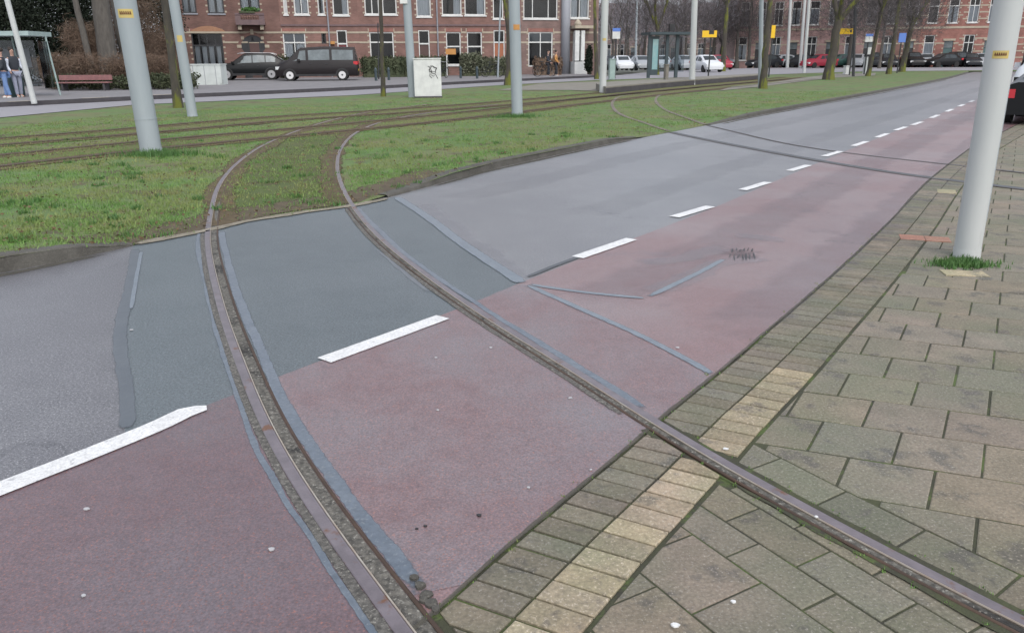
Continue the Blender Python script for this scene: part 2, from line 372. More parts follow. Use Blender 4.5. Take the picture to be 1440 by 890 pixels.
def soften(m, sc=45, lo=.25, hi=.6, amt=.75, op=1.0):
    n = m.node_tree; L = n.links; out = [x for x in n.nodes if x.type == 'OUTPUT_MATERIAL'][0]; b = n.nodes['Principled BSDF']
    a = n.nodes.new('ShaderNodeAttribute'); a.attribute_name = 'fade'; t = n.nodes.new('ShaderNodeTexNoise'); t.inputs['Scale'].default_value = sc; t.inputs['Detail'].default_value = 5
    tc = n.nodes.new('ShaderNodeTexCoord'); L.new(tc.outputs['Object'], t.inputs['Vector'])
    ma = n.nodes.new('ShaderNodeMath'); ma.operation = 'MULTIPLY_ADD'; ma.inputs[1].default_value = amt; L.new(t.outputs[0], ma.inputs[0])
    sb = n.nodes.new('ShaderNodeMath'); sb.operation = 'SUBTRACT'; L.new(a.outputs['Fac'], sb.inputs[0]); sb.inputs[1].default_value = amt*.5; L.new(sb.outputs[0], ma.inputs[2])
    mr = n.nodes.new('ShaderNodeMapRange'); mr.interpolation_type = 'SMOOTHSTEP'; mr.inputs['From Min'].default_value = lo; mr.inputs['From Max'].default_value = hi; mr.inputs['To Max'].default_value = op; L.new(ma.outputs[0], mr.inputs['Value'])
    tr = n.nodes.new('ShaderNodeBsdfTransparent'); mx = n.nodes.new('ShaderNodeMixShader'); L.new(mr.outputs[0], mx.inputs[0]); L.new(tr.outputs[0], mx.inputs[1]); L.new(b.outputs[0], mx.inputs[2]); L.new(mx.outputs[0], out.inputs[0])
    return m
def soft_strip(name, path, a, b, z, m, zf=None, jit=.004, seed=0, ends=True, parent=None, edge=.3, lift=0):
    rr = random.Random(seed); ns = normals(path); vv = []; ff = []; fd_ = []; ja = jb = 0; K = 6; prof = [0, 1, 1, 1, 1, 0]; pos = [0, edge, .45, .55, 1-edge, 1]
    w_ = b-a; n = len(path)
    for i, (p, n_) in enumerate(zip(path, ns)):
        ja = ja*.85+rr.uniform(-jit, jit); jb = jb*.85+rr.uniform(-jit, jit); e_ = 1 if not ends else min(1, i/2, (n-1-i)/2)
        for k in range(K):
            q = p+n_*((a-w_*.12+ja)+(w_*1.24+jb-ja)*pos[k]); vv.append((q.x, q.y, z+(zf(q) if zf else 0)+(lift if 0 < k < K-1 else 0))); fd_.append(prof[k]*e_)
        if i:
            for k in range(K-1): o_ = (i-1)*K+k; ff.append((o_, o_+K, o_+K+1, o_+1))
    me = bpy.data.meshes.new(name); me.from_pydata(vv, [], ff); me.update(); at = me.attributes.new('fade', 'FLOAT', 'POINT'); at.data.foreach_set('value', fd_)
    if me.polygons[0].normal.z < 0: me.flip_normals()
    me.materials.append(m); o = bpy.data.objects.new(name, me); COL.objects.link(o)
    if parent: o.parent = parent
    return o
S = {}
S['seal'] = soften(mat('soft_seal', (.125, .15, .178), (.16, .188, .215), 9, .36, .15, 30, speck=(.2, .22, .24), sscale=90, samt=.12), 30)
S['sealdark'] = soften(mat('soft_seal_dark', (.092, .114, .142), (.125, .148, .176), 7, .34, .25, 26, speck=(.16, .18, .2), sscale=70, samt=.15, blotch=((.16, .165, .165), 5, .64)), 28)
S['joint2'] = soften(mat('soft_damp', (.12, .085, .09), (.15, .11, .115), 9, .45, .2, 60), 10, .3, 1.0, 1.3, op=.6)
S['joint'] = soften(mat('soft_joint', (.06, .066, .072), (.09, .096, .105), 9, .5, .2, 30), 40)
S['jointg'] = soften(mat('soft_grey', (.10, .115, .132), (.118, .134, .15), 6, .42, .2, 30), 16, op=.85)
S['dust'] = soften(mat('soft_dust', (.235, .25, .27), (.2, .215, .235), 9, .7), 9, .3, .9, .9, op=.6)
S['gravel'] = soften(mat('soft_grit', (.07, .066, .06), (.14, .132, .118), 40, .95, .9, 90, speck=(.24, .23, .2), sscale=90, samt=.4), 45)
S['mud'] = soften(mat('soft_mud', (.07, .054, .034), (.105, .082, .05), 7, .95, .8, 40), 9, .2, .6, 1.0)
S['sand'] = soften(mat('soft_sand', (.25, .225, .18), (.17, .15, .11), 12, .95, .6, 50), 22, .25, .65, 1.0)
S['dirt'] = soften(mat('soft_dirt', (.07, .05, .026), (.11, .08, .04), 9, .95, .8, 50), 7, .2, .6, 1.0)
S['moss'] = soften(mat('soft_mossbed', (.12, .125, .045), (.10, .09, .04), 3, .95, .8, 40), 4, .3, .8, 1.1, op=.35)
# ---------------------------------------------------------------- ground, road, lanes
sheet('ground', [(-700, -60), (700, -60), (700, 1200), (-700, 1200)], -.30, M['ground'])
roadpx_near = [(-420, 440), (-200, 418), (0, 384), (100, 364), (150, 354), (190, 345), (275, 328), (360, 309), (490, 291), (600, 263), (700, 236), (850, 204), (960, 183), (1080, 160), (1240, 130), (1330, 112), (1362, 103)]
def interp(px, tab):
    for (x0, y0), (x1, y1) in zip(tab, tab[1:]):
        if px <= x1: return y0+(y1-y0)*(px-x0)/(x1-x0)
    return tab[-1][1]
near = wpath(roadpx_near)
rd = (near[-1]-near[-4]).normalized()
farpt = near[-1]+rd*14
road_pts = list(near)+[farpt, farpt+Vector((60, -10)), Vector((60, -8)), Vector((-25, -8)), Vector((-25, 0))]
sheet('road', road_pts, 0, M['asphalt'], 'grey asphalt carriageway running away to the right')
lane_line = cr_spline(wpath([(-420, 855), (0, 686), (290, 571), (345, 549), (400, 526), (520, 482), (640, 438), (735, 396), (850, 351), (1000, 294), (1123, 241), (1241, 192), (1372, 141)]), .3)
lane_line = lane_line[:1]+smooth(lane_line, 4)
ld = (lane_line[-1]-lane_line[-12]).normalized()
lane_line += [lane_line[-1]+ld*k for k in (6, 14, 24)]
E0 = cr_spline([Vector((-1.9, -.6)), Vector((-1.02, .75))]+wpath([(640, 835), (700, 778), (780, 712), (905, 612), (940, 577), (1010, 525), (1085, 460), (1162, 394), (1242, 320), (1308, 252), (1362, 210)]), .12)
E0 = smooth(E0, 8)
ed = Vector((.62, .785)).normalized()
E0far = [E0[-1]+ed*k for k in (1, 3, 6, 10, 16, 24, 36)]
E0 = E0+E0far
lj = G(187, 345).to_2d()
left_sec = [p for p in offset(near, -.3) if p.x < lj.x]+[lj+Vector((-.05, .3))]+wpath([(187, 345), (176, 420), (168, 480), (174, 540), (176, 618)])+[p for p in reversed(lane_line) if p.x < G(176, 618).x]
SEC = left_sec
lane_poly = lane_line+list(reversed(E0))
sheet('bike_lane', lane_poly, .002, M['red'], 'red asphalt cycle lane beside the brick gutter')
patch_px = [(187, 345), (275, 329), (360, 310), (430, 299), (490, 292), (556, 277), (600, 305), (660, 350), (735, 398), (640, 440), (520, 484), (400, 528), (345, 551), (300, 570), (176, 618), (174, 540), (168, 480), (176, 420)]
sheet('asphalt_patch', wpath(patch_px), .001, M['patch'], 'dark grey green asphalt patch around the rails')
rp = wpath([(352, 549), (400, 527), (520, 483), (640, 439), (700, 411), (735, 399), (800, 428), (880, 463), (1003, 527)])
i0 = min(range(len(E0)), key=lambda i: (E0[i]-rp[-1]).length); i1 = min(range(len(E0)), key=lambda i: (E0[i]-G(640, 835).to_2d()).length)
red2 = rp+[E0[i]+Vector((-.004, .004)) for i in range(i0, i1-1, -1)]+wpath([(545, 845), (470, 745), (430, 690), (385, 615)])
sheet('red_patch', red2, .003, M['red2'], 'fresher red asphalt laid between the rails')

sheet('less_sheen_carriageway', [Vector(p) for p in left_sec]+[Vector((-12, -2)), Vector((-25, 0))], .0006, M['asphaltL'], 'darker grey asphalt left of the patch')  # separately laid section; its darker colour also carries the weaker sheen
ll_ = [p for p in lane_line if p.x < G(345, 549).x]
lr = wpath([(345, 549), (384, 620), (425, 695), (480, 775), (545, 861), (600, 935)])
sheet('less_sheen_bike_lane', ll_+lr+[Vector((-.6, .9)), Vector((-1.9, -.8))], .0028, M['redL'], 'darker red asphalt left of the left rail')  # near part of the lane, its weaker sheen painted as darker red
# ---------------------------------------------------------------- lawn height field
def lawn_h(p):
    d, _ = nearest(near, p)
    return d
hk = [(-420, .12), (20, .115), (110, .085), (190, .004), (500, .004), (570, .03), (640, .09), (860, .08), (910, .004), (1000, .004), (1060, .08), (1362, .08)]
farpx = [(-420, 198), (-200, 182), (0, 166), (190, 148), (500, 134), (680, 122), (760, 117), (840, 113), (960, 110), (1060, 106), (1130, 103), (1240, 100), (1330, 99.5), (1362, 99)]
NC, NR = 150, 60
lv = []; lf = []
def lawn_z(p):
    d, (q, dd) = nearest(near, p)
    # height profile: at the edge follows hk, further in 0.06
    v = Vector((q.x, q.y, 0)); rel = v-Vector((0, 0, CAM_H)); w_ = rel.dot(fw); pxx = 720+FPX*rel.dot(rt)/w_
    h = interp(max(-420, min(1362, pxx)), hk); s = min(1, d/1.6); s = s*s*(3-2*s)
    return h*(1-s)+.06*s
for i in range(NC+1):
    x = -420+(1362+420)*(i/NC)
    a = G(x, interp(x, roadpx_near)).to_2d(); b = G(x, interp(x, farpx)).to_2d()
    for j in range(NR+1):
        t = (j/NR)**1.6; p = a.lerp(b, t)
        z = lawn_z(p)+(.008*(random.random()-.5) if 0 < j else 0)
        lv.append((p.x, p.y, z))
for i in range(NC):
    for j in range(NR):
        k = i*(NR+1)+j; lf.append((k, k+NR+1, k+NR+2, k+1))
lawn = npmesh('lawn', lv, lf, M['lawn']); struct(lawn, 'mown green grass median with the tram tracks')

def grass(name, pts, hmin, hmax, wd, m, blades=3, spread=.02):
    n = len(pts); P = np.repeat(np.asarray(pts, float), blades, axis=0); k = len(P)
    P[:, :2] += rng.normal(0, spread, (k, 2)); an = rng.uniform(0, 2*np.pi, k); h = rng.uniform(hmin, hmax, k); ww = wd*rng.uniform(.6, 1.4, k)
    dx, dy = np.cos(an)*ww, np.sin(an)*ww; lx, ly = rng.normal(0, .35, k)*h, rng.normal(0, .35, k)*h
    vv = np.empty((k, 3, 3)); vv[:, 0] = np.c_[P[:, 0]-dx, P[:, 1]-dy, P[:, 2]-.004]; vv[:, 1] = np.c_[P[:, 0]+dx, P[:, 1]+dy, P[:, 2]-.004]
    vv[:, 2] = np.c_[P[:, 0]+lx, P[:, 1]+ly, P[:, 2]+h]
    return npmesh(name, vv.reshape(-1, 3), np.arange(k*3).reshape(-1, 3), m)

# ---------------------------------------------------------------- tracks
r1px = [(620, 960), (565, 888), (545, 861), (517, 822), (490, 786), (470, 757), (424, 690), (384, 622), (358, 565), (337, 510), (317, 455), (302, 400), (293, 355), (292, 325), (299, 294), (312, 262), (335, 235), (370, 210), (420, 188), (470, 172), (520, 161), (600, 150)]
r1 = resample(smooth(cr_spline(wpath(r1px), .05), 60), .1)
r2px = [(1560, 935), (1440, 878), (1330, 823), (1230, 768), (1080, 688), (1010, 648), (935, 603), (800, 517), (660, 430), (560, 357), (520, 320), (497, 291), (482, 268), (475, 242), (480, 215), (499, 193), (530, 178), (570, 168), (640, 157), (700, 150)]
r2 = resample(smooth(cr_spline(wpath(r2px), .05), 60), .1)
near_poly_y = near
def in_lawn(p):
    d, (q, dd) = nearest(near, p); n_ = Vector((-dd.y, dd.x)); return (p-q).dot(n_) > 0     # left of the travel direction
def tz(p): return lawn_z(p) if in_lawn(p) else 0.0
zc1 = [tz(p) for p in r1]; zc2 = [tz(p) for p in r2]
def rail_mesh(path, side, zf, head=.046, groove=.056, lip=.014, top=.009, mat_h='rail', parent=None, m_split=None):
    """grooved rail: running head, groove filled with grit, guard lip on side*(right of travel)"""
    def strip(a, b, z, h, mm, name, sub=None, down=.03):
        mb = MB(); ns = normals(path); pr = None
        lo, hi = min(a, b), max(a, b)
        for i, (p, n_) in enumerate(zip(path, ns)):
            zz = zf[i]; q0 = p+n_*lo; q1 = p+n_*hi
            cur = [Vector((q0.x, q0.y, zz-down)), Vector((q0.x, q0.y, zz+z+h-.003)), Vector((q0.x+n_.x*.004, q0.y+n_.y*.004, zz+z+h)), Vector((q1.x-n_.x*.004, q1.y-n_.y*.004, zz+z+h)), Vector((q1.x, q1.y, zz+z+h-.003)), Vector((q1.x, q1.y, zz-down))]
            if pr:
                for k in range(5): mb.quad(pr[k+1], cur[k+1], cur[k], pr[k])
            pr = cur
        return mb.build(name, M[mm], sub or parent)
    s = side
    hd = strip(-head/2, head/2, 0, top, mat_h, 'rail_head')
    strip(s*(head/2), s*(head/2+.005), 0, top+.0015, 'railshine', 'polished_edge', hd)
    strip(s*(head/2+.005), s*(head/2+groove), 0, .0052, 'gravel', 'groove')
    strip(s*(head/2+groove), s*(head/2+groove+lip), 0, top-.001, 'railrust', 'guard_lip')
def zpath(path): return [tz(p) for p in path]
near_track = empty('tram_track', (0, 0, 0), 0, 'nearest curved tram track, cutting across the red cycle lane in the foreground', 'tram track', 'curved tram tracks crossing the road')
rail_mesh(r1, 1, zc1, parent=near_track)
rail_mesh(r2, -1, zc2, groove=.034, parent=near_track)
# seal strips beside the near rails
mb = MB(); sub1 = [p for p in r1 if not in_lawn(p) and (p-E0[0]).length > 0]
e_d = lambda p: nearest(E0, p)
def onroad(p):
    d, (q, dd) = nearest(E0, p); n_ = Vector((-dd.y, dd.x)); return (p-q).dot(n_) > .02
sub1 = [p for p in sub1 if onroad(p)]; sub2 = [p for p in r2 if (not in_lawn(p)) and onroad(p)]
def strip_obj(name, path, a, b, z, m, jit, label, seed=1):
    return struct(soft_strip(name, path, a, b, z, S[m], jit=jit*.45, seed=seed), label, 'seal strip')
strip_obj('seal_strip', sub1, .094, .158, .0045, 'sealdark', .013, 'bitumen strip on the inner side of the left rail', 1)
sub1b = [p for p in r1 if not in_lawn(p) and p.y > 1.2]
strip_obj('seal_strip', sub1b, -.088, -.058, .0045, 'sealdark', .013, 'bitumen strip on the outer side of the left rail', 2)
strip_obj('dirt_strip', sub1b, -.06, -.023, .005, 'gravel', .004, 'gritty gap beside the left rail', 3)
strip_obj('seal_strip', sub2, .024, .078, .0045, 'sealdark', .013, 'bitumen strip on the far side of the right rail', 4)
strip_obj('dirt_strip', sub2, -.108, -.07, .005, 'gravel', .008, 'gritty band on the near side of the right rail', 5)
strip_obj('dust_strip', sub2[-36:-20], -.15, -.11, .0038, 'dust', .02, 'pale dusty band by the right rail', 6)
def seal_line(px, wd, m='seal', z=.0055, label='bitumen crack seal line', jit=.006, seed=3):
    p = resample(smooth(cr_spline(wpath(px), .05), 6), .08); 
    return struct(soft_strip('seal_line', p, -wd/2, wd/2, z, S[m], jit=jit*.4, seed=seed), label, 'seal line')
seal_line([(556, 277), (600, 305), (655, 346), (735, 399)], .11, label='wide bluish seal line bordering the dark patch')
seal_line([(735, 399), (800, 428), (880, 463), (945, 495), (1003, 527)], .055, label='seal line crossing the cycle lane to the gutter', seed=4)
seal_line([(735, 399), (800, 409), (860, 416), (908, 420)], .05, label='seal line running right from the junction', seed=5)
seal_line([(908, 420), (950, 400), (985, 383), (1018, 365)], .05, label='seal line ending at the pothole', seed=6)
seal_line([(735, 393), (790, 371), (850, 349)], .045, 'joint', .006, 'dark joint beside the lane line', seed=7)
seal_line([(190, 349), (183, 400), (172, 450), (168, 490), (176, 540), (177, 605)], .07, 'jointg', .0042, 'dark joint at the left border of the patch', .012, seed=8)
seal_line([(199, 352), (191, 395), (184, 435)], .03, 'seal', .005, 'thin seal line left of the patch', seed=9)
# pale worn and damp bands on the lanes
S['worn'] = soften(mat('soft_worn', (.235, .205, .225), (.20, .17, .19), 5, .4, .3, 90), 2.2, .35, 1.0, 1.3, op=.2)
S['worng'] = soften(mat('soft_worn_grey', (.24, .245, .26), (.20, .205, .22), 5, .4, .3, 90), 1.6, .35, 1.0, 1.3, op=.12)
S['halo'] = soften(mat('soft_halo', (.32, .32, .345), (.27, .265, .29), 5, .4, .3, 90), 5, .35, 1.0, 1.4, op=.26)
lsm = resample(lane_line, .5)
for k_, (a_, b_, m_, lb_) in enumerate([(.35, 1.0, 'worn', 'pale wheel band on the cycle lane near the dashes'), (1.35, 1.9, 'worn', 'pale wheel band on the cycle lane near the gutter'), (-1.3, -.6, 'worng', 'pale wheel band on the grey lane nearest the dashes'), (-3.0, -2.3, 'worng', 'pale wheel band on the grey lane nearer the grass')]):
    struct(soft_strip('worn_band', [p for p in lsm if p.y > (4.6 if k_ < 2 else 6.5)], a_, b_, .0036+.0003*k_, S[m_], None, .02, 50+k_), lb_, 'worn band')
for k_, pp_ in enumerate([[(880, 372), (950, 365), (1005, 352), (1030, 345)], [(900, 416), (960, 396), (1010, 372), (1080, 360)], [(1010, 330), (1060, 333), (1110, 340)], [(590, 285), (650, 330), (700, 365), (735, 392)]]):
    struct(soft_strip('dust_patch', resample(cr_spline(wpath(pp_), .1), .12), -.13, .13, .0050+.0001*k_, S['halo'], None, .02, 60+k_), 'chalky pale smear beside the seal lines', 'smear')
# lane dashes
def dash(a, b, wd, lab):
    a, b = G(*a).to_2d(), G(*b).to_2d(); mk_dash(a, b, wd, lab)
def mk_dash(a, b, wd, lab):
    t = (b-a).normalized(); n_ = Vector((t.y, -t.x)); mb = MB(); k = 14; pr = None
    for i in range(k+1):
        p = a.lerp(b, i/k); cur = (p-n_*(wd/2+random.uniform(0, .003)), p+n_*(wd/2+random.uniform(0, .003)))
        if pr:
            mb.quad((*pr[1], .0075), (*cur[1], .0075), (*cur[0], .0075), (*pr[0], .0075))
        pr = cur
    struct(mb.build('lane_dash', M['paint']), lab, 'lane marking')
DW = .115
p0 = G(288, 575).to_2d(); p1 = G(0, 689).to_2d(); dv = (p1-p0).normalized()
mb = MB(); fp = resample(cr_spline([p0+dv*2.6, G(0, 689).to_2d(), G(130, 638).to_2d(), G(225, 599).to_2d(), G(262, 581).to_2d(), G(291, 575).to_2d()], .1), .06); fn_ = normals(fp); pr = None
for k_, (p, n_) in enumerate(zip(fp, fn_)):
    hw = DW*.5*(min(1, .45+.3*(len(fp)-1-k_))); cur = ((*(p-n_*hw), .0075), (*(p+n_*hw), .0075))
    if pr: mb.quad(pr[1], cur[1], cur[0], pr[0])
    pr = cur
struct(mb.build('lane_dash', M['paint']), 'long white line entering from the left edge', 'lane marking')
dash((456, 508), (623, 447), DW*.95, 'white dash between the two near rails')
names = ['third', 'fourth', 'fifth', 'sixth', 'seventh', 'eighth', 'ninth', 'tenth', 'eleventh']
for nm_, a, b in zip(names, [(812, 363), (948, 306), (1044, 268), (1110, 241), (1159, 220.5), (1200, 206), (1233, 194), (1259, 184), (1283, 176.5)], [(888, 337), (999, 291), (1080, 257), (1137, 233), (1182, 213.5), (1219, 199.5), (1248, 188.5), (1274, 179), (1296, 172)]):
    dash(a, b, DW*.95, nm_+' white dash of the lane line, counted from the left')
la = G(1296, 172).to_2d(); lb = G(1371, 141).to_2d(); ltot = (lb-la).length; lt = (lb-la).normalized(); s_ = 1.4; cnt = 0
while s_ < ltot+30:
    mk_dash(la+lt*s_, la+lt*(s_+1.25), DW, 'distant white dash of the lane line'); s_ += 2.7; cnt += 1
# pothole
mb = MB(); rr = random.Random(4)
for k in range(13):
    row = k // 7; kk = k % 7
    c = G(1027+kk*5.6+row*3+rr.uniform(-1, 1), 362-row*10+rr.uniform(-1.5, 1.5)).to_2d(); a_ = 1.25+rr.uniform(-.12, .12); l_ = rr.uniform(.07, .13)*(1-.35*row); w_ = rr.uniform(.004, .008)
    t = Vector((math.cos(a_), math.sin(a_))); n_ = Vector((-t.y, t.x))
    mb.poly([(p.x, p.y, .0066) for p in (c-t*l_, c-t*l_*.3-n_*w_, c+t*l_*.6-n_*w_*.8, c+t*l_, c+t*l_*.4+n_*w_, c-t*l_*.5+n_*w_*.9)])
struct(soft_strip('damp_stain', wpath([(1005, 362), (1025, 359), (1045, 358), (1065, 359), (1085, 362)]), -.16, .16, .0058, S['joint2'], None, .01, 71), 'damp dark stain round the small pothole', 'stain')
struct(mb.build('pothole', M['black']), 'small dark pothole breaking up the red asphalt', 'pothole')
# kerbs
def kerb(px, lab):
    p = resample(smooth(cr_spline(wpath(px), .2), 4), .25); mb = MB(); ns = normals(p); pr = None
    for q, n_ in zip(p, ns):
        h = lawn_z(q-n_*.02)+.012; a = q+n_*.0; b = q-n_*.13
        cur = [Vector((a.x+n_.x*.02, a.y+n_.y*.02, -.02)), Vector((a.x, a.y, h-.015)), Vector((a.x-n_.x*.02, a.y-n_.y*.02, h)), Vector((b.x, b.y, h)), Vector((b.x, b.y, -.02))]
        if pr:
            for k in range(4): mb.quad(pr[k], cur[k], cur[k+1], pr[k+1])
        pr = cur
    o = mb.build('kerb', M['kerb']); struct(o, lab)
kerb([(-420, 440), (-200, 418), (0, 384), (100, 364), (150, 354), (188, 345.5)], 'dark kerb at the lower left of the grass')
kerb([(545, 278), (600, 263), (700, 236), (850, 204), (895, 195)], 'dark kerb between the two curved tracks')
kerb([(1000, 176), (1080, 160), (1240, 130), (1330, 112), (1362, 103)], 'dark kerb of the grass running off to the right')
# sandy debris along the flush edge
zm = lambda p: (lawn_z(p) if in_lawn(p) else 0)
struct(soft_strip('earth_strip', resample(cr_spline(wpath([(110, 361), (190, 344), (275, 327.5), (360, 308.5), (430, 297.5), (490, 289.5), (545, 277.5), (640, 251)]), .1), .1), -.55, .0, .006, S['mud'], zm, .03, 9), 'bare brown earth along the edge of the grass', 'earth')
struct(soft_strip('sand_strip', resample(cr_spline(wpath([(180, 347), (275, 329), (360, 310), (430, 299), (490, 291), (545, 279)]), .1), .1), -.07, .05, .009, S['sand'], zm, .02, 3), 'sandy grit where the grass meets the road', 'grit')
S['grime_shade'] = soften(mat('soft_grime_shade', (.07, .064, .05), (.10, .092, .07), 9, .8, .3, 60), 14, .2, .9, 1.2, op=.7)  # soft dark strip: contact shading painted at kerb feet, with dirt at the gutter
for k_, pp_ in enumerate([[(-200, 420), (0, 385.5), (100, 365), (150, 355)], [(600, 264), (700, 237), (850, 205), (890, 197)], [(1010, 175), (1080, 161), (1240, 131), (1330, 113)]]):
    struct(soft_strip('gutter_grime_shade', resample(cr_spline(wpath(pp_), .2), .2), -.01, .09, .0032, S['grime_shade'], None, .012, 80+k_), 'contact shade painted along the foot of the kerb', 'dirt')
# straight tracks
def track(pts_c, label, w=1.435, ext=0):
    c = resample(smooth(cr_spline(pts_c, .3), 30), .4); e = empty('tram_track', (0, 0, 0), 0, label, 'tram track', 'straight grass tram tracks')
    for s in (-.7175, .7175):
        p = offset(c, s); z = [.062]*len(p); mb = MB(); ribbon(mb, p, -.30, .33, .070, .05, seed=int(s*10)+7); mb.build('rail_bed', M['dirt'], e)
        mb = MB(); ribbon(mb, p, -.04, .04, .086, 0); mb.build('rail_head', M['railrust'], e)
        mb = MB(); ribbon(mb, p, .07, .10, .083, 0); mb.build('guard_lip', M['railrust'], e)
    mb = MB(); ribbon(mb, c, -.5, .5, .0655, .05, seed=5); mb.build('moss_bed', M['mossbed'], e)
    return e
M['mossbed'] = mat('moss_bed', (.125, .12, .04), (.105, .125, .035), 3, .95, .8, 40, blotch=((.09, .07, .035), 3, .55))
cn = [(G(-300, 268.5, .06)+G(-300, 255.5, .06))/2, (G(0, 233, .06)+G(0, 220.5, .06))/2, (G(190, 212, .06)+G(190, 202, .06))/2, (G(382, 194, .06)+G(382, 184.5, .06))/2, (G(520, 181, .06)+G(520, 173, .06))/2, (G(700, 160, .06)+G(700, 155, .06))/2, (G(850, 141, .06)+G(850, 138, .06))/2, G(980, 126, .06), G(1130, 112, .06)]
cf = [(G(-300, 226, .06)+G(-300, 218, .06))/2, (G(0, 205, .06)+G(0, 195.6, .06))/2, (G(190, 189, .06)+G(190, 182, .06))/2, (G(382, 171.5, .06)+G(382, 164.5, .06))/2, (G(500, 164, .06)+G(500, 158, .06))/2, (G(700, 149, .06)+G(700, 144.5, .06))/2, (G(850, 134.5, .06)+G(850, 131.5, .06))/2, G(980, 121, .06), G(1120, 109, .06)]
cn = [p.to_2d() for p in cn]; cf = [p.to_2d() for p in cf]
track(cn, 'straight tram track in the grass, nearer of the two'); track(cf, 'straight tram track in the grass, farther of the two')
# far curved track across the road
fa = resample(smooth(cr_spline(wpath([(940, 133), (880, 137), (862, 146), (866, 160), (890, 172), (935, 184), (985, 195), (1100, 217), (1235, 240), (1330, 253), (1440, 266), (1620, 288)]), .1), 30), .15)
fb = resample(smooth(cr_spline(wpath([(985, 131), (935, 135), (922, 143), (932, 156), (960, 168), (1010, 180), (1110, 203), (1220, 219), (1330, 231), (1470, 247), (1640, 266)]), .1), 30), .15)
far_track = empty('tram_track', (0, 0, 0), 0, 'farther curved tram track crossing the road beyond the dashes', 'tram track', 'curved tram tracks crossing the road')
for pth, nm_, wdt, mr in ((fa, 1, .075, 'joint'), (fb, 2, .03, 'joint')):
    la_ = [p for p in pth if in_lawn(p)]; ra = [p for p in pth if not in_lawn(p)]
    z_ = [tz(p)+.012 for p in la_]
    mb = MB()
    for (p, q, zp, zq, n1, n2) in zip(la_, la_[1:], z_, z_[1:], normals(la_), normals(la_)[1:]):
        mb.quad((*(p-n1*.05), zp), (*(p+n1*.05), zp), (*(q+n2*.05), zq), (*(q-n2*.05), zq))
    mb.build('rail_head', M['railold'], far_track)
    mb = MB(); ribbon(mb, ra, -wdt, wdt, .005, .004, seed=nm_); rb = mb.build('groove', M[mr], far_track)
    mb = MB(); ribbon(mb, ra, wdt, wdt+.03, .0062, 0, seed=nm_); mb.build('rail_head', M['railrust'], far_track)
# worn dirt around curved tracks in the grass
for k, (pth, a, b) in enumerate(((r1, -.12, .3), (r2, -.3, .12))):
    lp = [p for p in pth if in_lawn(p)]; 
    struct(soft_strip('dirt_strip', lp, a+.03, b-.06, .0065, S['dirt'], lawn_z, .03, k+20), ('worn mossy earth along the left rail', 'worn mossy earth along the right rail')[k], 'earth')

mid = offset(r1, .74); struct(soft_strip('moss_strip', [p for p in mid if in_lawn(p)][::2], -.75, .75, .0052, S['moss'], lawn_z, .05, 33), 'mossy yellowish ground between the curved rails', 'moss')
# ---------------------------------------------------------------- pavement
def tn(base=.5, v=.06, g=0): 
    a = base+random.uniform(-v, v); return (a*(1+random.uniform(-.03, .05)), a, a*(1+random.uniform(-.06, .03)))
def along(path, path2, s0, s1): pass
gap = .007
E0r = resample(E0, .106)
def strip_pavers(mb, path, offs, z0, z1, tonef, bw=.106, skew=0, filt=None):
    ns = normals(path)
    for i in range(len(path)-1):
        for (a, b) in zip(offs, offs[1:]):
            p, q = path[i], path[i+1]; t = (q-p).normalized()
            sh = skew*(1 if True else 0)
            aa = p+ns[i]*a+t*(a*sh); bb = p+ns[i]*b+t*(b*sh); cc = q+ns[i+1]*b+t*(b*sh); dd = q+ns[i+1]*a+t*(a*sh)
            ctr = (aa+bb+cc+dd)/4
            if filt and not filt(ctr): continue
            poly = inset([aa, bb, cc, dd], gap*random.uniform(.55, .95))
            # straighten a little noise
            r_ = random.uniform(-.012, .012); c_, s__ = math.cos(r_), math.sin(r_)
            poly = [ctr+Vector(((x-ctr).x*c_-(x-ctr).y*s__, (x-ctr).x*s__+(x-ctr).y*c_)) for x in poly]
            for rail, sd_ in cut_rails:
                dist, (qq, dd_) = nearest(rail, ctr)
                if dist < .35:
                    n_ = Vector((dd_.y, -dd_.x)); side_ = 1 if (ctr-qq).dot(n_) > 0 else -1
                    lim = (sd_[0] if side_ > 0 else sd_[1]); poly = clip(poly, qq+n_*side_*lim, n_*side_)
                    if len(poly) < 3: break
            if len(poly) < 3 or abs(area(poly)) < .0008: continue
            if area(poly) < 0: poly.reverse()
            mb.prism([(x.x, x.y) for x in poly], z0, z1+random.uniform(-.0012, .0012), tonef(i), .0035)
cut_rails = [(r1, (.125, .04)), (r2, (.042, .085))]
def far_rail_cut(p): return True
# corridor widths: two bricks from the road edge, then yellow or grey brick, then slabs
mb = MB()
near_idx = lambda i: E0r[i].y < 20
limit = [p for p in E0r if p.y < 24]
def gut_tone(i): return tn(.44, .07)
strip_pavers(mb, limit, [.012, .212], -.02, .0045, gut_tone, skew=.12)
struct(mb.build('gutter_bricks', M['paver']), 'grey brick gutter along the cycle lane', 'gutter')
ylo = G(1120, 508).y
yel = [p for p in limit if True]
mb = MB(); ym = MB()
def ytone(i):
    a = random.uniform(.62, .92); return (a*1.03, a*.95, a*random.uniform(.82, .90))
c_yl = lambda p: p.y < 3.72 and p.y > -1
strip_pavers(ym, limit, [.212, .405], -.02, .005, ytone, skew=.12, filt=lambda p: c_yl(p))
struct(ym.build('yellow_brick_band', M['paver']), 'band of yellowish bricks beside the gutter', 'brick band')
strip_pavers(mb, limit, [.212, .405], -.02, .004, lambda i: tn(.44, .05), skew=.12, filt=lambda p: not c_yl(p))
struct(mb.build('grey_brick_band', M['paver']), 'band of grey bricks farther along the gutter', 'brick band')
edgeT = offset(E0, .412)
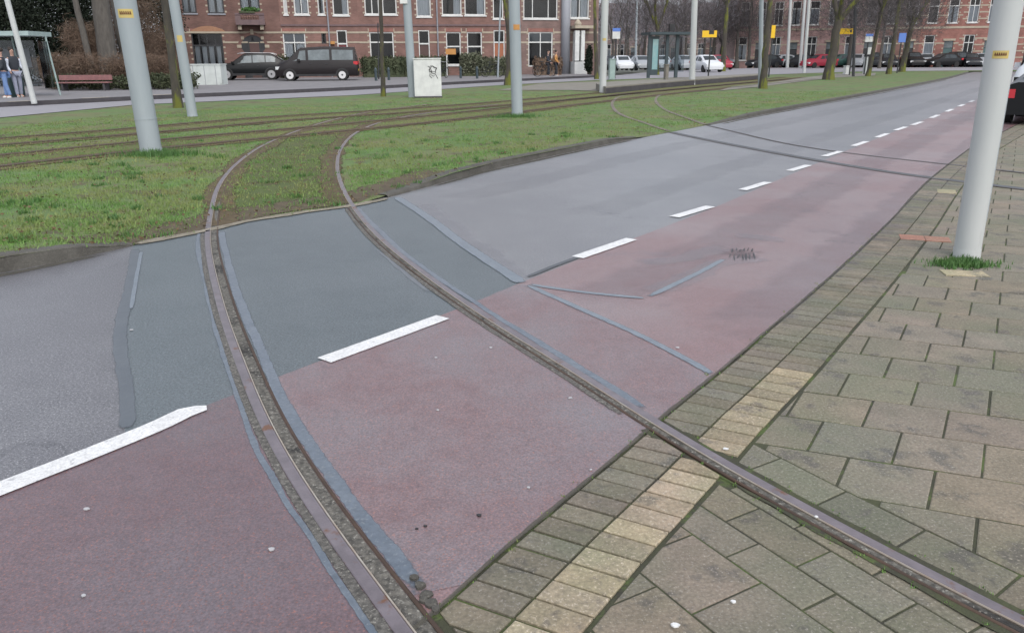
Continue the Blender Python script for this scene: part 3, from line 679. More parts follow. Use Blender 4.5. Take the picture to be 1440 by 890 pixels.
# slab field
u_ = Vector((math.cos(R(-21)), math.sin(R(-21))))*.312; v_ = Vector((math.cos(R(58)), math.sin(R(58))))*.318
org = G(1140+640/4.45, 400+160/4.45).to_2d()
tm = MB()
def add_tile(mb, poly, z1, tone, cuts):
    ctr = sum(poly, Vector((0, 0)))/len(poly)
    for c in cuts:
        poly = c(poly, ctr)
        if len(poly) < 3: return
    if abs(area(poly)) < .002: return
    if area(poly) < 0: poly = list(reversed(poly))
    mb.prism([(x.x, x.y) for x in poly], -.02, z1, tone, .004)
def cut_edge(poly, ctr):
    dist, (q, d) = nearest(edgeT, ctr); n_ = Vector((d.y, -d.x))
    if dist > .5 and (ctr-q).dot(n_) > 0: return poly
    return clip(poly, q+n_*.006, n_)
def side_of(rail, p):
    dist, (q, d) = nearest(rail, p); n_ = Vector((d.y, -d.x)); return dist, q, n_, (p-q).dot(n_)
def cut_r2(keep):
    def f(poly, ctr):
        dist, q, n_, s = side_of(r2, ctr)
        if keep > 0:
            if s > .5: return poly
            return clip(poly, q+n_*.045, n_)
        if s < -.5: return poly
        return clip(poly, q-n_*.085, -n_)
    return f
def cut_r1(poly, ctr):
    dist, q, n_, s = side_of(r1, ctr)
    if s > .5: return poly
    return clip(poly, q+n_*.128, n_)
def shrink(pts, g=.006):
    return inset(pts, g*.68)
border = offset(r2, .24)
for j in range(-26, 90):
    for i in range(-60, 60):
        o_ = org+v_*j+u_*(i+(.5 if j % 2 else 0))
        if o_.x > 14+o_.y*.9 or o_.y < -2 or o_.y > 26: continue
        pts = shrink([o_, o_+u_, o_+u_+v_, o_+v_], .007+random.uniform(-.001, .002)); ctr = sum(pts, Vector((0, 0)))/4
        dE, qE, nE, sE = side_of(edgeT, ctr)
        if sE < -.3: continue
        if ctr.y < 5.5:
            d2, q2, n2, s2 = side_of(r2, ctr)
            if s2 < .02: continue
            def cb(poly, c, q=q2, n_=n2): return clip(poly, q+n_*.235, n_)
            add_tile(tm, pts, random.uniform(-.0015, .0015), tn(.5, .032), [cut_edge, cb] if s2 < .6 else [cut_edge])
        else:
            add_tile(tm, pts, random.uniform(-.0015, .0015), tn(.5, .032), [cut_edge])
# border row of cut slabs following the rail on its right
bp = resample([p for p in border if p.y > -2 and p.y < 4], .30); nb = normals(bp)
for i in range(len(bp)-1):
    a, b = bp[i], bp[i+1]; pts = shrink([a-nb[i]*.19, b-nb[i+1]*.19, b-nb[i+1]*.01, a-nb[i]*.01], .007)
    add_tile(tm, pts, random.uniform(-.001, .001), tn(.46, .05), [cut_edge])
# slabs inside the track, turned to follow it
ua = Vector((math.cos(R(-59)), math.sin(R(-59)))); va = Vector((math.cos(R(30)), math.sin(R(30))))
o0 = G(840+345/4.45, 690+570/4.45).to_2d()
widths = [.285, .15, .16, .27, .285, .15, .285, .285]; acc = 0; rows = []
k = 0
pos = 0
rows = [(-.285*2-.15, .285), (-.285-.15, .15), (-.285, .285), (0, .285), (.285, .15), (.435, .165), (.60, .285), (.885, .285), (1.17, .285), (1.455, .285)]
for ri, (st, wd) in enumerate(rows):
    ln = .30; off = (ri % 2)*.15+.02
    for c in range(-12, 14):
        a = o0+va*st+ua*(c*ln+off); pts = shrink([a, a+ua*ln, a+ua*ln+va*wd, a+va*wd], .006)
        ctr = sum(pts, Vector((0, 0)))/4
        s2 = side_of(r2, ctr)[3]; s1 = side_of(r1, ctr)[3]
        if s2 > .1 or s1 < -.05 or side_of(edgeT, ctr)[3] < -.25 or ctr.y < -1.5: continue
        add_tile(tm, pts, random.uniform(-.0015, .0015), tn(.45, .05), [cut_edge, cut_r2(-1), cut_r1])
for j in range(-10, 12):      # left of the left rail, out of frame corner
    pass
struct(tm.build('pavement', M['paver']), 'grey concrete paving slabs with mossy joints', 'pavement')
base = offset(E0, .0); bpts = [p for p in base]+[base[-1]+Vector((30, -12)), Vector((40, -3)), Vector((-.5, -3))]
sheet('pavement_bed', bpts, -.006+.007, M['moss'], 'mossy joints between the paving slabs')
COL.objects['pavement_bed'].location.z = -.0048
# hide nothing: cut the road sheet level under paving (road lies 1 cm lower there)
bpy.data.objects['road'].location.z = -.016
rd_low = bpy.data.objects['road']
sheet('carriageway', offset(near, -.35)[:-1]+[near[-1]]+[farpt, farpt+Vector((8, -3))]+list(reversed([p for p in lane_line]))+[Vector((-25, 0))], .0, M['asphalt'], 'grey asphalt lane between the grass and the dashed line')
# red and pale bricks in the pavement
def brick_group(px, n, name, tone, lab, bl=.2, bw=.1, z=.008):
    mb = MB(); a = G(*px[0]).to_2d(); b = G(*px[1]).to_2d(); t = (b-a).normalized(); n_ = Vector((-t.y, t.x))
    k = max(1, int((b-a).length/bl))
    for i in range(k):
        for r_ in range(n):
            p = a+t*(i*bl)+n_*(r_*bw); pts = shrink([p, p+t*bl, p+t*bl+n_*bw, p+n_*bw], .004)
            mb.prism([(x.x, x.y) for x in pts], -.01, z, tone(), .003)
    return struct(mb.build(name, M['paver']), lab, 'bricks')
brick_group([(1266, 337), (1342, 342)], 2, 'red_bricks', lambda: (.85+random.uniform(-.1, .1), .5, .48), 'strip of reddish bricks beside the cream pole')
brick_group([(1318, 272), (1352, 274)], 3, 'pale_bricks', lambda: (.85, .82, .70), 'pale bricks beside the farther rail')
brick_group([(1330, 388), (1384, 390)], 1, 'pale_bricks', lambda: (.92, .90, .76), 'pale slab at the foot of the cream pole', bl=.3, bw=.16)

struct(soft_strip('gutter_grime_shade', [p for p in E0r if p.y < 20], -.010, .012, .0062, S['grime_shade'], None, .003, 90), 'dark dirt and painted contact shade between the cycle lane and the gutter bricks', 'dirt')  # dirt line at the lane edge, deepened with painted contact shade
# moss and grit beside rail 2 in the pavement
mb = MB(); pv = [p for p in r2 if not onroad(p)]
ribbon(mb, pv, .023, .055, .004, .006, seed=31); ribbon(mb, pv, -.095, -.07, .004, .008, seed=32)
struct(mb.build('moss_strip', M['moss']), 'moss along the rail in the pavement', 'moss')

mb = MB(); rr = random.Random(12)
for (x_, y_, r_) in ((600, 838, .022), (590, 826, .018), (607, 850, .024), (596, 846, .015), (613, 858, .016), (583, 815, .014)):
    c = G(x_, y_).to_2d(); pp_ = [(c.x+r_*rr.uniform(.7, 1.2)*math.cos(a), c.y+r_*rr.uniform(.7, 1.2)*math.sin(a)) for a in [i*math.pi/3.5 for i in range(7)]]; mb.prism(pp_, -.01, .012+rr.uniform(0, .006), None, .006)
struct(mb.build('rubble', M['kerb']), 'broken grey lumps where the seal ends at the gutter', 'rubble')
# bits of litter: gum spots and stone chips
def bits(name, m, spots, label, z=.011):
    for k, (x, y, r_) in enumerate(spots):
        c = G(x, y).to_2d(); mb = MB(); n_ = 7; rr = random.Random(k); pts = [(c.x+r_*rr.uniform(.6, 1.1)*math.cos(2*math.pi*i/n_), c.y+r_*.8*rr.uniform(.6, 1.1)*math.sin(2*math.pi*i/n_)) for i in range(n_)]
        mb.prism(pts, z, z+.004); o = mb.build(name, M[m]); tag(o, label[k] if isinstance(label, list) else label, 'litter', 'pale specks of litter on the road')
bits('chewing_gum', 'gum', [(122, 717, .012), (382, 774, .014), (185, 465, .012), (613, 504, .011), (616, 578, .008), (802, 561, .011), (690, 490, .010), (743, 687, .009), (953, 490, .013), (831, 662, .006), (118, 839, .008)],
     ['pale gum spot on red asphalt below the long white line', 'pale gum spot on red asphalt left of the left rail, low in the picture', 'pale gum spot on the joint of the dark patch', 'pale gum spot between the rails just below the white dash', 'pale gum spot in the middle of the red asphalt between the rails', 'pale gum spot nearest the right rail on its near side', 'pale gum spot between the rails, right of the white dash end', 'pale gum spot on red asphalt near the brick gutter', 'pale gum spot right of the seal line on the cycle lane', 'tiny pale speck close to the gutter bricks', 'thin pale speck at the lower left on red asphalt'], .004)
bits('paper_scrap', 'paint', [(949, 884, .014), (1031, 851, .010), (1020, 635, .012), (1147, 731, .009)], ['white scrap on slabs at the bottom edge', 'small white scrap on the big slab inside the track', 'white scrap on the rail where it enters the pavement', 'white scrap in the rail groove in the pavement'], .012)
dk = []
bits('dark_pebble', 'black', [(598, 741, .007), (674, 726, .012), (586, 745, .006)], ['dark crumb left of the twig on red asphalt', 'dark twig piece on red asphalt near the gutter', 'tiny dark crumb on red asphalt'], .004)

# ---------------------------------------------------------------- grass blades
pts = []
for _ in range(52000):
    x = random.uniform(-60, 1250); t = random.random()**1.5
    a = G(x, interp(x, roadpx_near)).to_2d(); b = G(x, interp(x, farpx)).to_2d(); p = a.lerp(b, .004+.75*t)
    if p.y > 34: continue
    pts.append(p)
def near_rail(p):
    for pa in (r1[::4], r2[::4]):
        if nearest(pa, p)[0] < .16: return True
    return False
far_rails = [offset(resample(cr_spline(c_, .5), 1.2), s) for c_ in (cn, cf) for s in (-.7175, .7175)]
P = []; mid_s = [p for p in mid if p.y > 6][::6]
r1c = [p for p in r1 if p.y > 6][::5]; r2c = [p for p in r2 if p.y > 7][::5]
for p in pts:
    if p.x < -6 or p.x > 1 or True:
        bad = False
        for pa in (r1c, r2c):
            if abs(p.x+3) < 3 and nearest(pa, p)[0] < .10: bad = True
        if not bad and p.y > 11:
            for pa in far_rails:
                if nearest(pa, p)[0] < .12: bad = True; break
        if bad: continue
    dn = nearest(near, p)[0]
    nv = mnoise.noise(Vector((p.x*.9, p.y*.9, 3)))+.5*mnoise.noise(Vector((p.x*3, p.y*3, 7)))
    if -3.6 < p.x < .2 and 7 < p.y < 13.5: nv += .06
    if nv > .34 and random.random() < .85: continue
    if dn < .55 and random.random() > dn/.55*(.6+.4*math.sin(p.x*5)): continue
    P.append((p.x, p.y, lawn_z(p)))
P = [p for p in P if not (p[1] < 17 and -5 < p[0] < 0 and nearest(mid_s, Vector((p[0], p[1])))[0] < .68 and random.random() < .25)]
gr = grass('grass', P, .012, .042, .006, M['blade'], 4, .05); struct(gr, 'short green grass of the tram median', 'grass', 'stuff')
cl = []
for _ in range(170):
    p = random.choice(pts)
    if p.y > 16: continue
    k_ = random.randint(6, 22); rr_ = random.uniform(.02, .07)
    for _k in range(k_): q = Vector((p.x+random.gauss(0, rr_), p.y+random.gauss(0, rr_))); cl.append((q.x, q.y, lawn_z(q)))
struct(grass('grass_clumps', cl, .03, .07, .007, M['tuft'], 3, .012), 'darker grass clumps scattered through the lawn', 'grass', 'stuff')
lt = []
for _ in range(2600):
    p = random.choice(pts)
    if p.y < 22: lt.append((p.x, p.y, lawn_z(p)+random.uniform(.015, .035)))
A_ = np.array(lt); k_ = len(A_); d1 = rng.normal(size=(k_, 3))*[1, 1, .35]; d1 /= np.linalg.norm(d1, axis=1)[:, None]; d2 = np.cross(d1, rng.normal(size=(k_, 3))); d2 /= np.linalg.norm(d2, axis=1)[:, None]; s_l = rng.uniform(.008, .024, (k_, 1))
struct(npmesh('fallen_leaves', np.stack([A_-d1*s_l, A_+d2*s_l*.6, A_+d1*s_l, A_-d2*s_l*.6], axis=1).reshape(-1, 3), np.arange(k_*4).reshape(-1, 4), mat('dead_leaf', (.10, .06, .03), (.17, .12, .07), 30, .9)), 'brown leaf litter in the grass', 'leaves', 'stuff')
def tuft(px, py, r_, n, hm, label, z=0.0):
    c = G(px, py, z); pp = [(c.x+random.gauss(0, r_), c.y+random.gauss(0, r_*.6), z) for _ in range(n)]
    o = grass('grass_tuft', pp, hm*.4, hm, .006, M['tuft'], 3, .02); tag(o, label, 'grass tuft', 'grass tufts at pole feet', 'stuff')
tuft(222, 219, .28, 420, .13, 'dark grass tuft at the foot of the big leaning grey pole', .06)
tuft(727, 165, .3, 260, .13, 'grass tuft at the foot of the middle grey pole', .06)
tuft(1352, 372, .105, 420, .055, 'bright green grass tuft at the foot of the cream pole on the pavement')
for k, (x, y) in enumerate([(1435, 358), (1428, 375), (1405, 372), (1376, 352)]):
    pass
# weeds in joints near E0
pp = []
for p in E0r:
    if p.y < 7:
        for _ in range(3):
            if random.random() < .5: pp.append((p.x+random.gauss(.004, .008), p.y+random.gauss(0, .03), .006))
for p in pv:
    if p.y > -1: 
        n_ = None
        for _ in range(5):
            if random.random() < .6: pp.append((p.x+random.gauss(.06, .012)*.5, p.y+random.gauss(.06, .012), .004)); pp.append((p.x-random.gauss(.105, .01)*.55, p.y-random.gauss(.105, .01)*.8, .004))
o = grass('moss_weeds', pp, .002, .009, .003, M['blade'], 3, .006); struct(o, 'tiny weeds in the gutter and rail joints', 'weeds', 'stuff')

# ---------------------------------------------------------------- far streets and paths
def strip_px(name, low, high, z, m, lab, thick=0):
    a = [G(x, y, z).to_2d() for x, y in low]; b = [G(x, y, z).to_2d() for x, y in high]
    o = sheet(name, a+list(reversed(b)), z, m, lab); return a, b
strip_px('side_street', [(-420, 200), (-200, 183), (0, 165.5), (190, 147.5), (500, 134), (680, 121.5), (760, 117), (840, 113), (960, 109), (1060, 106), (1200, 101), (1400, 99), (1600, 97)],
         [(-420, 172), (-200, 160), (0, 151), (240, 139), (500, 127), (680, 117), (840, 109), (900, 103), (960, 99), (1060, 96), (1200, 94), (1400, 93), (1600, 92)], .075, M['street'], 'pale street running behind the grass')
klow = [G(x, y, .075).to_2d() for x, y in [(-420, 172), (-200, 160), (0, 151), (240, 139), (500, 127), (680, 117), (780, 112), (836, 109.3)]]
kl = resample(cr_spline(klow, .5), .5); mb = MB(); nk = normals(kl); pr = None
for q, n_ in zip(kl, nk):
    b = q-n_*.15; cur = [Vector((q.x, q.y, .02)), Vector((q.x, q.y, .22)), Vector((b.x, b.y, .22))]
    if pr:
        for k in range(2): mb.quad(pr[k], cur[k], cur[k+1], pr[k+1])
    pr = cur
struct(mb.build('platform_kerb', M['darkkerb']), 'dark kerb of the far pavement')
backs = [p+Vector((-10, 45)) for p in (kl[0],)]+[kl[-1]+Vector((16, 42))]
off_k = offset(kl, -.14)
sheet('far_pavement', off_k+[kl[-1]+Vector((-1, 40)), kl[0]+Vector((-30, 60)), kl[0]+Vector((-30, 10))], .215, M['pave2'], 'grey pavement in front of the brick houses')
mb = MB()
wl = [p for p in offset(kl, -.16) if p.x < -12.5]
for i in range(0, len(wl)-3, 5):
    ribbon(mb, wl[i:i+3], 0, -.28, .222, 0)
struct(mb.build('edge_blocks', M['stone']), 'dashed pale edge blocks of the bus stop', 'edge blocks')
# tram platform
plow = [(852, 124), (868, 122.5), (930, 117), (1000, 111.5), (1066, 106.5)]; phigh = [(838, 119), (860, 116), (930, 112), (1000, 108), (1066, 104.5)]
a = [G(x, y, .3).to_2d() for x, y in plow]; b = [G(x, y, .3).to_2d() for x, y in phigh]
mb = MB(); outl = a+list(reversed(b)); k = len(outl)
top = [(p.x, p.y, .34) for p in outl]; bot = [(p.x, p.y, 0) for p in outl]
side = MB()
for i in range(len(a)-1):
    side.quad((*a[i], 0), (*a[i+1], 0), (*a[i+1], .29), (*a[i], .29)); mb.quad((*a[i], .29), (*a[i+1], .29), (*a[i+1], .34), (*a[i], .34)); mb.quad((*a[i], .34), (*a[i+1], .34), (*b[i+1], .34), (*b[i], .34)); mb.quad((*b[i], .34), (*b[i+1], .34), (*b[i+1], 0), (*b[i], 0))
mb.quad((*a[0], 0), (*a[0], .34), (*b[0], .34), (*b[0], 0))
po = mb.build('tram_platform', M['path']); struct(po, 'low raised tram platform under the shelter'); side.build('platform_side', M['darkkerb'], po)
# brown walking tracks in grass
strip_px('footpath', [(700, 127), (800, 127), (850, 128.5), (900, 127)], [(760, 118), (840, 115), (860, 117), (850, 121)], .076, M['path'], 'worn path by the end of the tram platform')
strip_px('footpath', [(1010, 128), (1070, 122), (1130, 114.5), (1175, 109.5), (1230, 106.5)], [(1030, 122), (1080, 117), (1130, 109.5), (1175, 104), (1232, 103)], .077, M['path'], 'pale footpath crossing the grass at the right')

# ---------------------------------------------------------------- poles
def pole(px, py, xt, wb, name, m, label, z=.06, H=8.5, cat='pole', taper=.8, parts=None, group='tram wire poles and lamp posts'):
    b = G(px, py, z); q = V(xt, 0, b.y); d = (q-b); d = d/d.z; e = empty(name, b, 0, label, cat, group)
    dist = b.y; rad = wb/2/FPX*math.hypot(b.y, b.z-CAM_H)*.97
    mb = MB(); n = 10
    mb.tube([d*(H*i/n)-(Vector((0, 0, .05)) if i == 0 else Vector((0, 0, 0))) for i in range(n+1)], [rad*(1-(1-taper)*i/n) for i in range(n+1)], 20)
    mb.build('shaft', M[m], e, angle=50)
    if rad > .07:
        mb = MB(); mb.tube([d*-.0, d*.07], [rad*1.05, rad*1.02], 20); mb.build('base_collar', M[m], e, angle=50)
    return e, b, d, rad
def sticker(e, d, rad, pyz, h, m='yellow', ang=-90, arc=70, band=False):
    mb = MB(); n = 8; ctr = d*pyz
    for i in range(n):
        a0 = R(ang-arc/2+arc*i/n); a1 = R(ang-arc/2+arc*(i+1)/n); rr_ = rad*1.015+.001
        p = lambda a_, z_: (ctr.x+rr_*math.cos(a_)+d.x*z_, ctr.y+rr_*math.sin(a_), ctr.z+z_)
        mb.quad(p(a0, -h/2), p(a1, -h/2), p(a1, h/2), p(a0, h/2))
    s = mb.build('sticker', M[m], e)
    if band:
        mb = MB()
        for i in range(1, n-1):
            a0 = R(ang-arc/2+arc*i/n); a1 = R(ang-arc/2+arc*(i+1)/n); rr_ = rad*1.02+.003
            p = lambda a_, z_: (ctr.x+rr_*math.cos(a_)+d.x*z_, ctr.y+rr_*math.sin(a_), ctr.z+z_)
            mb.quad(p(a0, -h/8), p(a1, -h/8), p(a1-.05, h/4), p(a0+.03, h/4))
        mb.build('lettering', M['brownink'], s)
def zat(b, d, px, py):   # height along pole seen at pixel row
    best = min(range(0, 900), key=lambda k: abs(py-(445-FPX*((b+d*(k/100)-Vector((0, 0, CAM_H))).dot(up))/((b+d*(k/100)-Vector((0, 0, CAM_H))).dot(fw)))))
    return best/100
e, b, d, rad = pole(213, 214, 175.5, 29, 'tram_pole', 'pole', 'thick grey tram wire pole leaning left, rooted beside the left stretch of track', H=8.5, taper=.93)
sticker(e, d, rad*.97, zat(b, d, 190, 20), .13, 'yellow', -75, 80, True)
mb = MB(); zr_ = zat(b, d, 205, 168); mb.tube([d*zr_, d*(zr_+.02)], rad*1.02, 20); mb.build('seam_ring', M['pole'], e)
e, b, d, rad = pole(271, 164, 244, 13.5, 'tram_pole', 'pole', 'grey pole just right of the mossy trunk, in front of the first brick house', taper=.95)
sticker(e, d, rad*.97, zat(b, d, 255, 55), .16, 'yellow', -70, 60)
e, b, d, rad = pole(580.5, 137, 572, 11.5, 'tram_pole', 'pole', 'grey pole touching the left side of the white utility cabinet', taper=.95)
mb = MB(); zt = zat(b, d, 572, 2); mb.box(-.30, -.02, -.2, .02, zt-.1, zt+.25); mb.build('equipment_box', M['white'], e)
e, b, d, rad = pole(727.5, 162, 723, 15.5, 'tram_pole', 'pole', 'grey pole in front of the dark mossy tree, near the middle of the grass', taper=.97)
sticker(e, d, rad, zat(b, d, 724, 39), .13, 'orange', -70, 70)
e, b, d, rad = pole(847.5, 131, 851, 9.5, 'tram_pole', 'polecream', 'cream pole in front of the corner of the brick terrace', taper=1.0)
sticker(e, d, rad, zat(b, d, 850, 56), .1, 'yellow', -90, 60)
e, b, d, rad = pole(973, 120, 977, 8.5, 'tram_pole', 'polecream', 'cream pole on the edge of the platform right of the shelter', taper=.9)
e, b, d, rad = pole(1358.5, 361, 1419, 35, 'lamp_post', 'polecream', 'thick cream post standing in the pavement at the right with a yellow sticker', z=0, taper=1.06, H=7)
sticker(e, d, rad*1.0, zat(b, d, 1402, 77), .055, 'yellow', -118, 62, True)
mb = MB(); mb.tube([d*.3+Vector((rad*.75, -rad*.62, 0)), d*1.3+Vector((rad*.75, -rad*.62, 0))], .006, 8); mb.build('cable_duct', M['pole'], e)
pole(48, 144, 10, 7.5, 'lamp_post', 'polecream', 'thin cream post leaning left in front of the bus shelter', z=.2, taper=.85)
pole(1069, 124, 1071, 6, 'tram_pole', 'pole', 'slim grey pole hugging the left side of the mossy tree near the far kerb')
pole(893.5, 99, 896, 3.4, 'lamp_post', 'pole', 'slender grey post left of the tram shelter, beyond the street', taper=.7)
pole(1107, 96, 1112, 4.5, 'lamp_post', 'polecream', 'leftmost of three pale posts left of the forked tree', taper=.8)
pole(1125, 96, 1132, 4.5, 'lamp_post', 'polecream', 'middle one of three pale posts left of the forked tree', taper=.8)
pole(1130.5, 103, 1138, 4.5, 'lamp_post', 'polecream', 'right one of three pale posts left of the forked tree', taper=.8)
e, b, d, rad = pole(1200, 108, 1203, 3.8, 'lamp_post', 'darkframe', 'dark post behind the small white box near the yellow sign', taper=.9)
pole(820.5, 103, 824, 3, 'lamp_post', 'white', 'thin white post in front of the columned entrance', z=.2, taper=1)
pole(617, 104, 618.5, 1.8, 'lamp_post', 'pole', 'very thin grey rod rising behind the white cabinet', z=.2, taper=1)
pole(532.5, 112, 531, 2.2, 'lamp_post', 'darkframe', 'thin dark lantern post by the hedge', z=.2, H=3.4, taper=.7)
pole(700, 110, 704, 2.2, 'lamp_post', 'pole', 'thin grey post left of the dark mossy tree', z=.2, taper=1)

# utility cabinet
c0 = G(602.5, 138, .06); e = empty('utility_cabinet', c0, R(6), 'white metal utility cabinet with black scribble on its front', 'utility cabinet')
W2 = .51
mb = MB(); mb.box(-W2, W2, -.0, .42, .06, 1.40); mb.build('housing', M['white'], e)
mb = MB(); mb.box(-W2-.02, W2+.02, -.03, .46, -.02, .06); mb.build('plinth', M['darkkerb'], e)
mb = MB(); mb.box(-W2-.02, W2+.02, -.03, .45, 1.40, 1.44); mb.build('lid', M['white'], e)
mb = MB(); mb.box(-W2+.03, -.185, -.008, -.001, .1, 1.37); mb.build('door', M['white'], e)
mb = MB(); mb.box(-.175, W2-.03, -.008, -.001, .1, 1.37); mb.build('door', M['white'], e)
mb = MB(); rr = random.Random(3)
def scrib(pts): mb.tube([Vector((x, -.014, z)) for x, z in pts], .010, 5)
th = [(.20+.13*math.cos(a)+.02*math.sin(5*a), 1.02+.12*math.sin(a*1.0)+.03*math.cos(3*a)) for a in [i*.3 for i in range(44)]]
scrib(th); scrib([(.02, 1.15), (.1, 1.1), (.17, .95), (.12, .85), (.22, .78), (.3, .86), (.38, .7)]); scrib([(.05, 1.02), (.2, 1.16), (.36, 1.08), (.3, .95), (.1, .98), (.08, .8), (.16, .72)])
mb.build('scribble', M['black'], e)
# white container
c0 = G(290, 123, .1); e = empty('storage_box', c0, R(2), 'weathered pale box behind the second grey pole, left of the black car', 'storage box')
mb = MB(); mb.box(-.86, .86, 0, 1.0, .04, 1.12); mb.build('housing', M['whitebox'], e)
mb = MB(); mb.box(-.89, .89, -.03, 1.03, 1.12, 1.17); mb.build('lid', M['whitebox'], e)
for x in (-.58, 0, .58):
    mb = MB(); mb.box(x-.012, x+.012, -.012, 0.0, .1, 1.08); mb.build('rib', M['pipe'], e)

# ---------------------------------------------------------------- trees
def branch(tb, tw, p, d, L, r_, lvl, rr, maxl, spread=.55):
    n = 4; pts = [p]; rad = [r_]; dd = d.copy()
    for i in range(n):
        dd = (dd+Vector((rr.gauss(0, .10), rr.gauss(0, .10), rr.gauss(.03, .06)))).normalized(); pts.append(pts[-1]+dd*(L/n)); rad.append(r_*(1-.45*(i+1)/n))
    (tb if lvl < 2 else tw).tube(pts, rad, 7 if lvl < 1 else (5 if lvl < 2 else 3), cap=False)
    if lvl >= maxl: return
    nb_ = rr.choice((2, 3)) if lvl < 2 else 3
    for k in range(nb_):
        i = rr.choice((2, 3, 4)) if k else 4
        ax = dd.cross(Vector((rr.gauss(0, 1), rr.gauss(0, 1), rr.gauss(0, 1)))).normalized()
        nd = (Matrix.Rotation(rr.uniform(.25, spread+.25), 3, ax) @ dd).normalized()
        branch(tb, tw, pts[i], nd, L*rr.uniform(.62, .85), rad[i]*rr.uniform(.6, .8), lvl+1, rr, maxl, spread)
TREES = 'bare trees'
def tree(px, py, xt, wb, trunk_h, label, z=.06, seed=1, maxl=4, mossy=True, bend=0, top=3.2, spread=.55, group=TREES, base=None, forks=3, low_twigs=0, haze=0, hr=4.5):
    b = base if base else G(px, py, z); rr = random.Random(seed)
    if xt is not None:
        q = V(xt, 0, b.y); d = q-b; d = d/d.z
    else: d = Vector((rr.gauss(0, .04), 0, 1))
    rad = wb/2/FPX*math.hypot(b.y, 1.5)
    e = empty('bare_tree', b, 0, label, 'tree', group)
    tb = MB(); tw = MB(); n = 8; pts = []; rads = []
    for i in range(n+1):
        t = i/n; h = trunk_h*t; pts.append(d*h+Vector((bend*math.sin(t*math.pi)+rr.gauss(0, rad*.10 if 0 < i < n else 0), 0, -.08 if i == 0 else 0))); rads.append(rad*(1.18-.2*min(1, t*6)-.3*t))
    rads[0] = rad*1.3
    tb.tube(pts, rads, 12, cap=False)
    for k in range(forks):
        ang = 2*math.pi*k/forks+rr.uniform(-.5, .5); nd = (Vector((d.x, d.y, 1)).normalized()+Vector((math.cos(ang), math.sin(ang), 0))*rr.uniform(.25, .6)).normalized()
        branch(tb, tw, pts[-1]-Vector((0, 0, rad)), nd, top*rr.uniform(.8, 1.1), rads[-1]*.72, 0, rr, maxl, spread)
    for k in range(low_twigs):
        i = rr.randrange(4, n); ang = rr.uniform(0, 6.28); nd = Vector((math.cos(ang), math.sin(ang), .6)).normalized()
        branch(tb, tw, pts[i], nd, top*.5, rads[i]*.3, 2, rr, maxl)
    if haze:
        k_ = haze; C = rng.normal(size=(k_, 3)); C /= np.linalg.norm(C, axis=1)[:, None]; C *= (rng.uniform(0, 1, (k_, 1))**.45)*np.array([hr, hr, hr*.75]); C += np.array([0, 0, trunk_h*.55+hr*.75])
        di = C-np.array([0, 0, trunk_h*.5]); di += rng.normal(size=(k_, 3))*1.3; di /= np.linalg.norm(di, axis=1)[:, None]; le_ = rng.uniform(.25, .8, (k_, 1)); pe = np.cross(di, rng.normal(size=(k_, 3))); pe /= np.linalg.norm(pe, axis=1)[:, None]; pe *= .013
        C = C[:]; vv = np.stack([C-pe, C+pe, C+di*le_], axis=1).reshape(-1, 3)
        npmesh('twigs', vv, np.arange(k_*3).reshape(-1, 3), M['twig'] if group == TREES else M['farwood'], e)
    tb.build('trunk', M['mossbark' if mossy else 'bark'], e, smooth=True)
    if tw.v: tw.build('crown', M['twig'], e)
    return e
tree(251, 152, 231, 11, 6.5, 'mossy yellow green trunk behind the second grey pole from the left', seed=2)
tree(539, 136, 535, 6, 6.0, 'slim tree trunk, mossy halfway up, between the van and the cabinet', seed=3, maxl=3)
tree(715, 120, 706, 10.5, 5.5, 'dark mossy trunk curving up behind the middle grey pole', seed=4, bend=.25)
tree(1073, 125, 1083, 10, 4.0, 'mossy trunk with a knotty dark top beside a slim grey pole', seed=5, top=2.8)
tree(1165, 112.5, 1184, 14, 3.6, 'stout mossy trunk forking low, left of the right yellow sign', seed=6, forks=3, top=3.8, spread=.4)
tree(1016, 101, 1023, 7, 6.0, 'dark trunk right of the white car and left yellow sign', seed=7)
tree(1220, 107.5, 1243, 6, 4.5, 'leaning tree right of the dark post and white bus stop panel', seed=8, haze=6000, hr=3.6, maxl=4)
tree(1249.5, 104.5, 1266, 6.5, 5.0, 'left one of two leaning trees near the tip of the grass', seed=9)
tree(1268, 101.5, 1290, 8, 3.9, 'leaning tree nearest the tip of the grass, its crown spreading low', seed=10, haze=6000, hr=3.6, top=3.4, spread=.65)
tree(839, 112, 836, 5.5, 5.5, 'thin trunk beside the corner of the terrace, left of the cream pole', seed=11, maxl=3)
tree(922.5, 106, 926, 8, 3.6, 'trunk rising behind the left end of the tram shelter', seed=12, top=3.6, spread=.6, maxl=4, haze=2500, hr=3.5)
k = 0
bgt = [(952, 97, 5, 4.2, 'bare tree behind the middle of the tram shelter'), (878, 97, 4, 5, 'bare tree right of the cream pole at the terrace corner'), (1001, 96, 4.5, 4.6, 'bare tree behind the left yellow sign'),
       (1036, 96, 5, 4.2, 'bare tree among the pale red houses right of the white car'), (1053, 96, 5, 4.5, 'bare tree just left of the slim grey pole'), (1098, 95, 4.5, 4.6, 'bare tree between the mossy knotty trunk and the three pale posts'),
       (1117, 95, 6, 4.4, 'thick bare tree among the three pale posts'), (1144, 95, 4.5, 4.6, 'bare tree above the small red car'), (1193, 96, 5.5, 4.2, 'bare tree behind the right yellow sign'), (1236, 97, 4, 4.6, 'bare tree farther back right of the bus stop panel')]
for i, (x, y, wd, th_, lab) in enumerate(bgt):
    tree(x, y, None, wd, th_, lab, seed=30+i, maxl=4, mossy=False, top=3.6, spread=.7, z=.05, haze=6500, hr=4.2)
